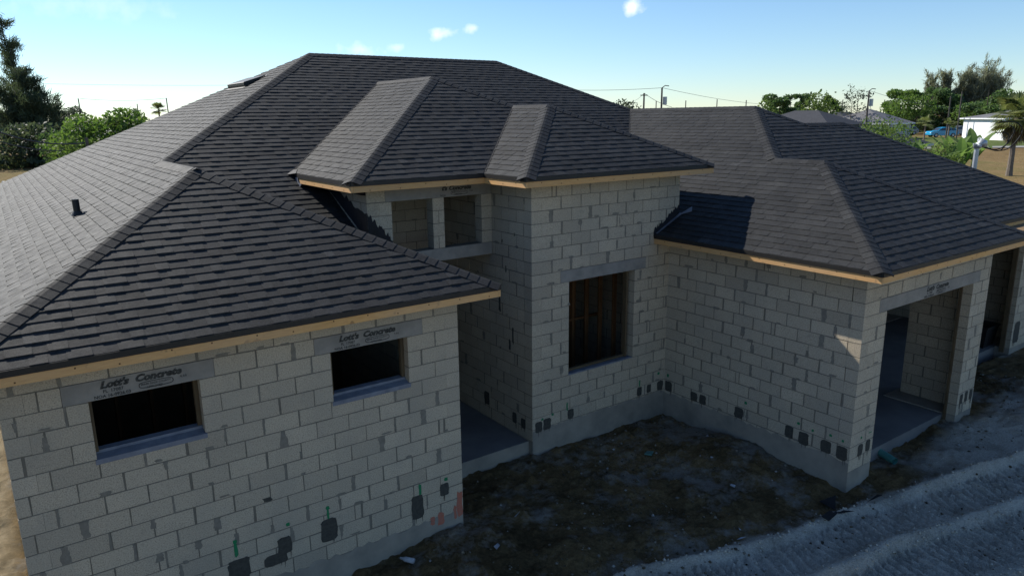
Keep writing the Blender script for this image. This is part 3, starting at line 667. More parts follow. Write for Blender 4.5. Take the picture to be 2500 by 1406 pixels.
cap_run((XL, Y0 + 2 * D), (XL + D, Y0 + D), 'left', 'back') if False else None
cap_run((WX, Y0 + WH), (WX, YG2 - OV + WH), 'wing_left', 'right'); cap_run((BX, YG2 - OV + BH), apW, 'wing_left', 'gar_front')
cap_run((XR - DL, YG2 - OV + DL), apW, 'right', 'gar_front'); cap_run((XR - DL, YG2 - OV + DL), (XGE - DL, YG2 - OV + DL), 'gar_front', 'gar_back'); cap_run((XGE, YG2 - OV), (XGE - DL, YG2 - OV + DL), 'gar_front', 'gar_right')
cap_run((BX, YG2 - OV + BH), apB, 'wing_left', 'bay_right'); cap_run((XWE, YG - OV), apB, 'wing_left', 'bay_front'); cap_run((XBE, YG - OV), apB, 'bay_right', 'bay_front')
cap_run((T1X, YV + T1H), apT1, 't1_left', 't_right'); cap_run((XTL - OV, YB - OV), apT1, 't1_left', 't1_front'); cap_run((T2X, YB - OV + T2H), apT1, 't_right', 't1_front')
cap_run((T2X, YB - OV + T2H), apT2, 't2_left', 't_right'); cap_run((XT - OV, YT - OV), apT2, 't2_left', 't2_front'); cap_run((XTR + OV, YT - OV), apT2, 't_right', 't2_front')
emit('cap', 'hip_cap', M['shingle'], 300, 'ridge_cap_run', roof)
# valleys: a black strip stands in for the shadow line along the cut
def valley(xy0, xy1, a, b, wid=.022):
    A0, A1 = pt(a, *xy0), pt(a, *xy1); d = (A1 - A0).normalized(); na, nb = nrm_of(a), nrm_of(b)
    sa = na.cross(d).normalized(); sa = sa if sa.dot(nb) < 0 else sa; 
    def upside(n_, s_): return s_ if s_.z > 0 else -s_
    sa = upside(na, na.cross(d).normalized()); sb = upside(nb, nb.cross(d).normalized())
    mb = MB(); v_ = []
    for c in (A0, A1): v_ += [c + sa * wid + na * .0135, c + na * .012 + nb * .003, c + sb * wid + nb * .0135, c + sb * wid - nb * .004, c + sa * wid - na * .004]
    mb.add(v_, [(0, 1, 6, 5), (1, 2, 7, 6), (2, 3, 8, 7), (4, 0, 5, 9), (0, 4, 3, 2, 1), (5, 6, 7, 8, 9)]); mb.build('valley_shadow_strip', M['felt'], roof)
valley((OV - .05, Y0 + .05), (LM + .1, Y0 + A - .1), 'main', 'lw_right'); valley((XTL - OV + .03, YV + .03), (T1X - .1, YV + T1H - .1), 'main', 't1_left')
valley((XTR + OV - .03, YV + .03), (T1X + .1, YV + T1H - .1), 'main', 't_right'); valley((XT - OV + .02, YB - OV + .02), (T2X - .1, YB - OV + T2H - .1), 't1_front', 't2_left')
valley((XTR + .02, Y0 + XTR - XWE + .02), (WX - .1, Y0 + WH - .1), 'main', 'wing_left'); valley((XBE - .02, YG2 - OV + .02), (BX + .1, YG2 - OV + BH - .1), 'gar_front', 'bay_right')
# fascia boards, drip edges, soffits
def fascia(x0, y0, x1, y1, zf, nx, ny, e0=0, e1=0):
    """outer line from (x0,y0) to (x1,y1), outward normal (nx,ny)"""
    d = Vector((x1 - x0, y1 - y0, 0)); ln = d.length; d.normalize(); n = Vector((nx, ny, 0)); o = Vector((x0, y0, 0))
    def bar(name, mat, a, b, d0, d1, z0, z1):
        mb = MB(); p = [o + d * a - n * d0, o + d * b - n * d0, o + d * b - n * d1, o + d * a - n * d1]
        c = (p[0] + p[2]) / 2 + Vector((0, 0, z0))
        if (p[1] - p[0]).cross(p[2] - p[1]).z < 0: p.reverse()
        mb.prism([q + Vector((0, 0, z0)) for q in p], (0, 0, z1 - z0)); return mb.build(name, M[mat], house, origin=c)
    cut = [e0]; 
    while ln - e1 - cut[-1] > 4.2: cut.append(cut[-1] + 3.66)
    cut.append(ln - e1)
    for a, b in zip(cut[:-1], cut[1:]):
        f = bar('fascia_board', 'wood', a + .001, b - .001, 0, .038, zf, zf + HF)
        k = a + .25
        while k < b:
            q = o + d * k + n * .0005 + Vector((0, 0, zf + random.choice((.028, .064)) + random.uniform(-.006, .006)))
            s = .007; t = Vector((0, 0, s)); mb = MB(); mb.prism([q - d * s - t, q + d * s - t, q + d * s + t, q - d * s + t], n * .0012); mb.build('nail_head', M['brown_rod'], f); k += random.uniform(.32, .48)
    bar('drip_edge', 'black', 0, ln, -.012, .03, zf + HF - .004, zf + HF + RT + .004)
    if zf < 4: bar('soffit', 'ply', .04, ln - .04, .04, OV - .004, zf + .02, zf + .03)
    else: bar('soffit', 'ply', .04, ln - .04, .04, OV - .004, zf + .02, zf + .03)
fascia(XL, -OV, OV, -OV, ZF, 0, -1, 0, .04); fascia(OV, -OV, OV, Y0, ZF, 1, 0); fascia(XL, -OV, XL, YBK, ZF, -1, 0, .04)
fascia(XWE, YG - OV, XWE, YT - .005, ZF, -1, 0, .0); fascia(XWE, YG - OV, XBE, YG - OV, ZF, 0, -1, .04); fascia(XBE, YG - OV, XBE, YG2 - OV, ZF, 1, 0, .04)
fascia(XBE, YG2 - OV, XGE, YG2 - OV, ZF, 0, -1); fascia(XGE, YG2 - OV, XGE, YG2 - OV + 2 * DL, ZF, 1, 0, .04)
fascia(XTL - OV, YB - OV, XTL - OV, YV - .22, ZTF, -1, 0); fascia(XTL - OV, YB - OV, XT - OV, YB - OV, ZTF, 0, -1, .04)
fascia(XT - OV, YT - OV, XT - OV, YB - OV, ZTF, -1, 0); fascia(XT - OV, YT - OV, XTR + OV, YT - OV, ZTF, 0, -1, .04); fascia(XTR + OV, YT - OV, XTR + OV, YV, ZTF, 1, 0, .04)
# close the wedge between wall plates and roof deck (blocking boards), so no light leaks into the attic
mb = MB(); mb.box(-L + .02, -.02, .02, .05, 15 * H, pz('lw_front', 0, .03) - .04); mb.box(XT + .02, XTR - .02, YT + .02, YT + .05, 21 * H, pz('t2_front', 3, YT + .03) - .04)
mb.box(XW + .02, XGR - .02, YG + .02, YG + .05, 15 * H, pz('bay_front', 7, YG + .03) - .04); mb.box(XTL + .02, XT, YB + .02, YB + .05, 21 * H, pz('t1_front', 0, YB + .03) - .04)
mb.box(XW + .02, XW + .05, YG + .05, YT, 15 * H, pz('wing_left', XW + .03, 0) - .04); mb.box(XGR, XGE - OV, YG2 + .02, YG2 + .05, 15 * H, pz('gar_front', 12, YG2 + .03) - .04)
mb.build('blocking_board', M['ply'], house)
mb = MB(); mb.box(XT + .05, XTR - .05, YT + .2, 6.2, 21 * H + .05, 21 * H + .065); mb.box(XTL + .05, XT + .05, YB + .2, 6.2, 21 * H + .05, 21 * H + .065); mb.build('ceiling_board', M['ply'], house)
mb = MB(); mb.box(-L + .2, -.2, .2, YBK - .8, 15 * H + .02, 15 * H + .035); mb.box(XW + .2, XGE - .7, YG + .2, YT, 15 * H + .02, 15 * H + .035); mb.box(XTR + .003, XGE - .7, YT + .002, 4.6, 15 * H + .02, 15 * H + .035); mb.build('ceiling_board', M['ply'], house)
# wall flashing where the entrance bay rises out of the roof, and where the wing roof meets the tower
def torn(pts_lo, pts_hi, name, mat, d, th):
    n = 26; lo, hi = [], []
    for i in range(n + 1):
        t = i / n; a = Vector(pts_lo[0]).lerp(Vector(pts_lo[1]), t); b = Vector(pts_hi[0]).lerp(Vector(pts_hi[1]), t)
        lo.append(a); hi.append(b + Vector((0, 0, random.uniform(-.045, .05))))
    mb = MB(); mb.prism(lo + hi[::-1], Vector(d) * th); return mb.build(name, M[mat], house)
zb_ = lambda x: pz('lw_right', x, 0)
torn([(XTL, YB - .004, zb_(XTL) - .02), (.21, YB - .004, zb_(.21) - .02)], [(XTL, YB - .004, zb_(XTL) + .40), (.21, YB - .004, zb_(.21) + .16)], 'wall_flashing', 'membrane', (0, -1, 0), .004)
torn([(XTL - .004, YB, zb_(XTL) - .02), (XTL - .004, YV + .1, pz('main', 0, YV + .1))], [(XTL - .004, YB, zb_(XTL) + .36), (XTL - .004, YV + .1, pz('main', 0, YV + .1) + .03)], 'wall_flashing', 'membrane', (-1, 0, 0), .004)
zw = lambda x: pz('wing_left', x, 0)
torn([(XWE - .02, YT - .004, zw(XWE) - .02), (XTR, YT - .004, zw(XTR) - .02)], [(XWE - .02, YT - .004, zw(XWE) + .10), (XTR, YT - .004, zw(XTR) + .16)], 'wall_flashing', 'membrane', (0, -1, 0), .004)
mb = MB(); mb.prism([(XWE + .03, YT - .01, zw(XWE + .03) + .018), (XTR + .02, YT - .01, zw(XTR + .02) + .018), (XTR + .02, YT - .075, zw(XTR + .02) + .018), (XWE + .03, YT - .05, zw(XWE + .03) + .018)][::-1], (0, 0, .004)); mb.build('metal_flashing', M['peel'], house)
mb = MB(); mb.prism([(XTR - .05, YT - .03, zw(XTR - .05) + .02), (XTR + .22, YT - .12, zw(XTR + .22) + .03), (XTR + .10, YT - .22, zw(XTR + .10) + .02)][::-1], (0, 0, .004)); mb.build('metal_flashing', M['peel'], house)
mb = MB(); zz = pz('main', 0, YV - .2)
mb.prism([(XTL - OV - .012, YV - .20, ZTF + HF), (XTL - OV - .012, YV - .30, ZTF + HF), (XTL - OV - .012, YV - .34, ZTF + .02), (XTL - OV - .012, YV - .46, zz - .05), (XTL - OV - .012, YV - .40, zz - .09), (XTL - OV - .012, YV - .22, ZTF - .02)], (-.003, 0, 0)); mb.build('metal_flashing', M['peel'], house)
mb = MB(); mb.prism([(XTL - OV - .02, YV - .26, ZT + .012), (XTL - OV + .10, YV + .0, ZT + .06), (XTL - OV - .02, YV + .16, ZT + .02), (XTL - OV - .10, YV - .02, ZT - .02)][::-1], (0, 0, .006)); mb.build('metal_flashing', M['membrane'], house)
mb = MB(); mb.box(XTL - .004, XTL + .0, YB + .02, YV + .3, ZTF - .1, ZTF + .05); mb.build('soffit_board', M['felt'], house)
# roof vent and plumbing pipe on the left slope
def left_pt(x, y, h): return Vector((x, y, pz('left', x, y))) + nrm_of('left') * h
mb = MB(); y0_, y1_, xa, xb = 8.75, 10.05, .10, .56
prof = [(xa, .02), (xa, .055), (xa + .015, .105), (xa + .03, .11), (xb, .035), (xb, .02)]
mb.prism([left_pt(x, y0_, h) for x, h in prof], Vector((0, y1_ - y0_, 0))); rv = mb.build('roof_vent', M['black'], roof)
mb = MB(); mb.prism([left_pt(x, y0_ - .05, h) for x, h in [(xa - .07, .012), (xa - .07, .018), (xb + .05, .018), (xb + .05, .012)]], Vector((0, y1_ - y0_ + .1, 0))); mb.build('vent_flange', M['black'], rv)
mb = MB(); q = Vector((-3.75, 4.0, pz('left', -3.75, 4.0))); mb.tube([q - Vector((0, 0, .05)), q + Vector((-.005, .01, .225))], .045, 14); vp = mb.build('vent_pipe', M['black'], roof)
mb = MB(); mb.tube([q + Vector((0, 0, .0)), q + Vector((0, 0, .06))], [.085, .052], 14); mb.build('pipe_boot', M['black'], vp)
# studs seen through the tower window and the dim rooms
for k in range(8):
    mb = MB(); x = 2.5 + k * .38; mb.box(x, x + .038, YT + 1.75, YT + 1.84, 0, 15 * H); mb.build('stud', M['stud'], house)
for k in range(7):
    mb = MB(); y = YT + .5 + k * .40; mb.box(4.70, 4.79, y, y + .038, 0, 15 * H); mb.build('stud', M['stud'], house)
for z in (1.3, 2.1):
    mb = MB(); mb.box(2.4, 5.3, YT + 1.76, YT + 1.83, z, z + .038); mb.build('stud', M['stud'], house)
for k in range(10):
    mb = MB(); x = -4.6 + k * .42; mb.box(x, x + .038, 2.6, 2.69, 0, 15 * H); mb.build('stud', M['stud'], house)
mb = MB(); mb.box(XT + .2, XTR - .2, YT + 3.2, YT + 3.25, 0, 15 * H); mb.build('partition', M['ply'], house)
mb = MB(); mb.box(-L + .2, -.2, 3.6, 3.65, 0, 15 * H); mb.build('partition', M['ply'], house)
# service mast on the far gable side with its cable loops
mb = MB(); mp_ = Vector((14.98, -.2, 2.6)) - RGT * .36; mb.tube([mp_, mp_ + Vector((0.02, 0, 1.85))], .055, 12); ms = mb.build('service_mast', M['galv'], house)
mb = MB(); tp = mp_ + Vector((.02, 0, 1.85)); mb.tube([tp - Vector((0, 0, .02)), tp + Vector((0, 0, .07)), tp + RGT * .05 + Vector((0, 0, .14)), tp + RGT * .14 + Vector((0, 0, .10)), tp + RGT * .18 + Vector((0, 0, .02))], [.085, .10, .105, .095, .06], 12); mb.build('weatherhead', M['galv'], ms, smooth=True)
hd = tp + RGT * .17 + Vector((0, 0, .02)); up_ = Vector((0, 0, 1)); yy = Vector((0, 1, 0))
for pts in ([(0, 0), (.3, -.09), (.55, -.06), (.75, .12), (.86, .38), (.72, .55), (.50, .58), (.25, .56)], [(0, -.02), (.35, -.10), (.5, .02), (.62, .22), (.66, .4), (.55, .5)], [(0, -.03), (.3, -.07), (.52, .05), (.55, .26), (.4, .33), (.22, .32)]):
    mb = MB(); P_ = [hd + RGT * (a * 1.0) + up_ * b for a, b in pts]
    # smooth the loop
    S = []
    for i in range(len(P_) - 1):
        a0, a1, a2, a3 = P_[max(i - 1, 0)], P_[i], P_[i + 1], P_[min(i + 2, len(P_) - 1)]
        for t in (0, .25, .5, .75): S.append(.5 * ((2 * a1) + (a2 - a0) * t + (2 * a0 - 5 * a1 + 4 * a2 - a3) * t * t + (3 * a1 - a0 - 3 * a2 + a3) * t ** 3))
    S.append(P_[-1]); mb.tube(S, .013, 6); mb.build('service_cable', M['cable'], ms)

# ------------------------------------------------------------------ loose things on the ground
def scrap(name, x, y, label, cat, mat, pts, rot=0, tilt=.2, group=None, th=.004):
    z = gz(x, y) + .02; mb = MB(); k_ = .62 if mat == 'white' else 1.; mb.prism([(a * k_, b * k_, random.uniform(0, tilt * .12)) for a, b in pts], (0, 0, th))
    o = mb.build(name, M[mat]); o.location = (x, y, z); o.rotation_euler = (random.uniform(-tilt, tilt), random.uniform(-tilt, tilt), rot); return tag(o, label, cat, group)
TRI = [(-.14, -.10), (.16, -.06), (.02, .15)]; QUAD = [(-.09, -.05), (.08, -.06), (.10, .05), (-.06, .06)]
scrap('shingle_scrap', 4.62, -2.72, 'black triangular shingle scrap just below the garage wing corner', 'scrap', 'felt', TRI, .4, .35)
scrap('shingle_scrap', 4.25, -2.95, 'black shingle scrap lying flat on the sand edge', 'scrap', 'felt', [(-.2, -.06), (.2, -.03), (.1, .08), (-.15, .07)], .1, .1)
scrap('shingle_scrap', 5.15, -3.1, 'small pointed black shingle scrap on the pale sand', 'scrap', 'felt', [(-.05, -.12), (.08, -.1), (-.03, .12)], .9, .5)
scrap('shingle_scrap', 4.5, -3.02, 'dark shingle offcut at the sand edge beside the flat scrap', 'scrap', 'felt', [(-.12, -.06), (.12, -.05), (.1, .06)], 2.2, .2)
scrap('paper_scrap', .75, -.25, 'crumpled white wrapper on dark soil right of the orange mark', 'litter', 'white', QUAD, .3, .5)
scrap('paper_scrap', .05, -.75, 'torn white wrapper on pale soil by the front wall', 'litter', 'white', [(-.13, -.03), (.1, -.05), (.14, .02), (-.05, .06)], .7, .4)
scrap('paper_scrap', 3.9, -1.55, 'white scrap on the dark soil in front of the wing wall', 'litter', 'white', [(-.03, -.06), (.05, -.05), (.04, .07), (-.04, .05)], .2, .3)
scrap('paper_scrap', 3.0, -2.35, 'small white bit of paper near the sand bend', 'litter', 'white', [(-.04, -.03), (.04, -.03), (.03, .04)], .2, .3)
scrap('paper_scrap', 2.85, -2.5, 'curled white strip lying on the sand bend', 'litter', 'white', [(-.09, .02), (.0, -.02), (.1, -.05), (.0, .02)], -.5, .3)
scrap('paper_scrap', 4.75, -.35, 'tiny white scrap against the foot of the wing wall', 'litter', 'white', [(-.04, -.03), (.04, -.03), (.03, .04)], 1.2, .3)
scrap('paper_scrap', 4.25, -.85, 'white crumb of foam on dark soil beside the wing wall', 'litter', 'white', [(-.04, -.03), (.04, -.03), (.03, .04)], 2.2, .3)
scrap('tile_scrap', 3.75, .05, 'grey green square scrap on the soil below the tower window', 'litter', 'scrapgreen', [(-.07, -.06), (.07, -.06), (.07, .06), (-.07, .06)], .5, .2, None, .02)
mb = MB(); bx_, by_ = -.95, -.32; bz_ = gz(bx_, by_) + .045; mb.tube([(0, 0, 0), (.12, .03, 0), (.16, .04, 0), (.20, .05, 0)], [.035, .035, .02, .014], 10); o = mb.build('plastic_bottle', M['white'], smooth=True); o.location = (bx_, by_, bz_); o.rotation_euler = (0, 0, 1.9); tag(o, 'pale plastic bottle lying at the foot of the front wall', 'bottle')
mb = MB(); mb.tube([(6.60, -2.30, -.13), (6.50, -2.70, -.17)], .06, 18, False); mb.tube([(6.60, -2.30, -.13), (6.50, -2.70, -.17)], .052, 18, False); o = mb.build('drain_pipe', M['teal'], smooth=True); tag(o, 'stub of blue green plastic drain pipe by the garage doorway', 'pipe')
for q in range(1):
    t = empty('plastic_tub', (13.6, -1.05, -.02), 'black plastic tub standing on the slab in the second garage bay', 'tub')
    mb = MB(); 
    def ringb(w_, d_, z): return [(13.6 + a * w_, -1.05 + b * d_, z) for a, b in ((-1, -1), (1, -1), (1, 1), (-1, 1))]
    v_ = ringb(.26, .18, -.018) + ringb(.33, .24, .48) + ringb(.31, .22, .48) + ringb(.245, .165, .0)
    mb.add(v_, [(3, 2, 1, 0)] + [(4 * k + i, 4 * k + (i + 1) % 4, 4 * k + 4 + (i + 1) % 4, 4 * k + 4 + i) for k in range(3) for i in range(4)] + [(12, 13, 14, 15)]); mb.build('tub_body', M['tub'], t)
    mb = MB(); 
    for (x0, x1, y0, y1) in ((13.25, 13.95, -1.31, -1.285), (13.25, 13.95, -.815, -.79), (13.25, 13.275, -1.285, -.815), (13.925, 13.95, -1.285, -.815)): mb.box(x0, x1, y0, y1, .455, .49)
    tag(mb.build('rim', M['tub'], t), kind='stuff')
mb = MB(); mb.tube([(-5.02, .25, -.3), (-5.25, 1.6, -.26)], .012, 6); o = mb.build('iron_rod', M['brown_rod']); tag(o, 'thin rusty rod on the sunlit sand beside the left wall', 'rod')

def rubble():
    rng = np.random.default_rng(3); n = 12000; x = rng.uniform(-1.8, 12, n); y = rng.uniform(-5.4, 1.3, n)
    ok = ~((x < .05) & (y > -.03)) & ~((x > 2.0) & (y > 1.05)) & ~((x > 5.15) & (x < 9.4) & (y > -2.66)) & ~((x > .0) & (x < 2.06) & (y > 1.15)) & ~((x > 9.3) & (y > -1.4))
    dens = vnoise(x * 1.3, y * 1.3, 77); ok &= rng.uniform(0, 1, n) < np.clip(dens * 1.6 - .3, .05, 1); x, y = x[ok], y[ok]; n = len(x)
    r = .006 + .030 * rng.uniform(0, 1, n) ** 4; z = ground_h(x, y) + r * .3
    base = np.array([(1, 0, 0), (0, 1, 0), (-1, 0, 0), (0, -1, 0), (0, 0, .8), (0, 0, -.8)], float); tri = np.array([(0, 1, 4), (1, 2, 4), (2, 3, 4), (3, 0, 4), (1, 0, 5), (2, 1, 5), (3, 2, 5), (0, 3, 5)])
    V = base[None] * r[:, None, None] * rng.uniform(.6, 1.3, (n, 6, 1)); a = rng.uniform(0, 6.28, n); c, s_ = np.cos(a)[:, None], np.sin(a)[:, None]
    V = np.stack([V[..., 0] * c - V[..., 1] * s_ + x[:, None], V[..., 0] * s_ + V[..., 1] * c + y[:, None], V[..., 2] + z[:, None]], -1).reshape(-1, 3)
    F = (tri[None] + 6 * np.arange(n)[:, None, None]).reshape(-1, 3)
    m, nn, b = new_mat('rubble_stone'); g = nd(nn, 'ShaderNodeNewGeometry'); nn.links.new(ramp(nn, g.outputs['Random Per Island'], [(0, (.04, .03, .017)), (.6, (.11, .085, .05)), (.93, (.19, .165, .13)), (1, (.34, .32, .29))]), b.inputs['Base Color']); b.inputs['Roughness'].default_value = 1
    tag(npmesh('rubble', V, F, m), 'loose stones and clods strewn over the soil and sand', 'rubble', kind='stuff')
rubble()
def sand_clods():
    rng = np.random.default_rng(13); n = 16000; x = rng.uniform(-.3, 11.5, n); y = rng.uniform(-5.6, -1.7, n); dd = bnd(x) - y
    w_ = np.exp(-((dd - .10) / .13) ** 2) + np.exp(-((dd - .95) / .15) ** 2) + np.exp(-((dd - 2.0) / .2) ** 2) * .8 + .10; ok = (rng.uniform(0, 1, n) < w_ * .6) & (dd > -.12) & ~((x > 5.1) & (x < 9.5) & (y > -2.7)); x, y = x[ok], y[ok]; n = len(x)
    r = .006 + .026 * rng.uniform(0, 1, n) ** 3; z = ground_h(x, y) + r * .25
    base = np.array([(1, 0, 0), (0, 1, 0), (-1, 0, 0), (0, -1, 0), (0, 0, .8), (0, 0, -.8)], float); tri = np.array([(0, 1, 4), (1, 2, 4), (2, 3, 4), (3, 0, 4), (1, 0, 5), (2, 1, 5), (3, 2, 5), (0, 3, 5)])
    V = base[None] * r[:, None, None] * rng.uniform(.6, 1.3, (n, 6, 1)); a = rng.uniform(0, 6.28, n); c, s_ = np.cos(a)[:, None], np.sin(a)[:, None]
    V = np.stack([V[..., 0] * c - V[..., 1] * s_ + x[:, None], V[..., 0] * s_ + V[..., 1] * c + y[:, None], V[..., 2] + z[:, None]], -1).reshape(-1, 3)
    tag(npmesh('sand_clods', V, (tri[None] + 6 * np.arange(n)[:, None, None]).reshape(-1, 3), simple('clod_sand', (.50, .455, .38), (.30, .27, .22), 3, 1, .05)), 'crumbled pale sand along the tyre ruts', 'sand', kind='stuff')
sand_clods()
# ------------------------------------------------------------------ surroundings
def horizon_pt(px, dep):
    """place in the world in that compass direction, at that distance ahead of the camera, standing on the ground"""
    d = FWD + RGT * ((px - 1250) / 1756.14); d = d - UPV * (d.z / UPV.z); q = Vector((CX, CY, CZ)) + d * (dep / d.dot(FWD)); return Vector((q.x, q.y, gz(q.x, q.y)))
def hgt(px, py, dep):
    """height of something that stands there and reaches that picture height"""
    q = horizon_pt(px, dep); ex, ey = q.x - CX, q.y - CY; k = (703 - py) / 1756.14
    return CZ + (k * (ex * FWD.x + ey * FWD.y) - (ex * UPV.x + ey * UPV.y)) / (UPV.z - k * FWD.z)
def leaf_mat(name, c1, c2, c3, trans=.3):
    trans = trans + .15
    m, n, b = new_mat(name); g = nd(n, 'ShaderNodeNewGeometry'); rnd = g.outputs['Random Per Island']
    c = ramp(n, rnd, [(0, c1), (.5, c2), (1, c3)]); c = mixrgb(n, .35, c, ramp(n, noise(n, .6, 4), [(.3, (.35, .35, .35)), (.7, (.65, .65, .65))]), 'OVERLAY')
    n.links.new(c, b.inputs['Base Color']); b.inputs['Roughness'].default_value = .6; b.inputs['Specular IOR Level'].default_value = .3
    tr = nd(n, 'ShaderNodeBsdfTranslucent'); n.links.new(mixrgb(n, .5, c, (.9, 1, .4), 'MULTIPLY'), tr.inputs[0]); mx = nd(n, 'ShaderNodeMixShader'); mx.inputs[0].default_value = trans
    n.links.new(b.outputs[0], mx.inputs[1]); n.links.new(tr.outputs[0], mx.inputs[2]); n.links.new(mx.outputs[0], n.nodes['Material Output'].inputs[0]); return m
LM_ = {'cas': leaf_mat('casuarina_needles', (.0523, .0747, .0448), (.0822, .1076, .0628), (.08, .095, .058), .3), 'casgrey': leaf_mat('casuarina_grey_needles', (.2040, .2160, .1680), (.2640, .2700, .2100), (.28, .275, .21), .5),
       'dark': leaf_mat('dark_leaves', (.0525, .0938, .0338), (.0844, .1406, .0488), (.07, .105, .036), .35), 'mid': leaf_mat('mid_leaves', (.0702, .1326, .0312), (.1248, .2028, .0468), (.12, .18, .045), .4), 'light': leaf_mat('light_leaves', (.0875, .1375, .0375), (.1250, .1875, .0500), (.15, .20, .06), .4),
       'pine': leaf_mat('pine_needles', (.0750, .1313, .0488), (.1125, .1875, .0675), (.09, .13, .05), .35), 'palm': leaf_mat('palm_leaf', (.10, .13, .045), (.16, .19, .07), (.25, .26, .11), .4), 'dead': leaf_mat('dead_fronds', (.10, .075, .04), (.14, .11, .06), (.2, .16, .1), .2),
       'banana': leaf_mat('banana_leaf', (.09, .17, .04), (.15, .24, .07), (.23, .31, .12), .45), 'scrub': leaf_mat('scrub_leaves', (.0480, .0600, .0240), (.0840, .0960, .0360), (.11, .105, .045), .3), 'far': leaf_mat('far_leaves', (.0650, .0845, .0650), (.0910, .1105, .0780), (.09, .105, .075), .2)}
M['bark'] = simple('bark', (.10, .085, .07), (.06, .05, .04), 4, .95, .1); M['palmbark'] = simple('palm_bark', (.20, .17, .14), (.12, .10, .085), 9, .95, .1)
def leaves(points, size, rng, elong=1.6, aim=None, jit=1., slim=1.):
    n = len(points); a = rng.normal(size=(n, 3)); 
    if aim is not None: a = aim + jit * a
    a /= np.linalg.norm(a, axis=1)[:, None] + 1e-9; b = np.cross(a, rng.normal(size=(n, 3))); b /= np.linalg.norm(b, axis=1)[:, None] + 1e-9
    s = size * rng.uniform(.6, 1.4, (n, 1)); a = a * s * elong; b = b * s * .5 * slim
    V = np.stack([points - a * .5 - b * .35, points - a * .1 + b, points + a * .5, points - a * .1 - b], 1).reshape(-1, 3); F = np.arange(4 * n).reshape(-1, 4); return V, F
def lobes_pts(lobes, n, rng, shell=.55):
    vol = np.array([l[3] * l[4] * l[5] for l in lobes]) ** .75; k = rng.choice(len(lobes), n, p=vol / vol.sum()); Lb = np.array(lobes)[k]
    d = rng.normal(size=(n, 3)); d /= np.linalg.norm(d, axis=1)[:, None]; r = rng.uniform(0, 1, (n, 1)) ** (1 / 3.) * (1 - shell) + shell * rng.uniform(.75, 1.02, (n, 1))
    return Lb[:, :3] + d * r * Lb[:, 3:6]
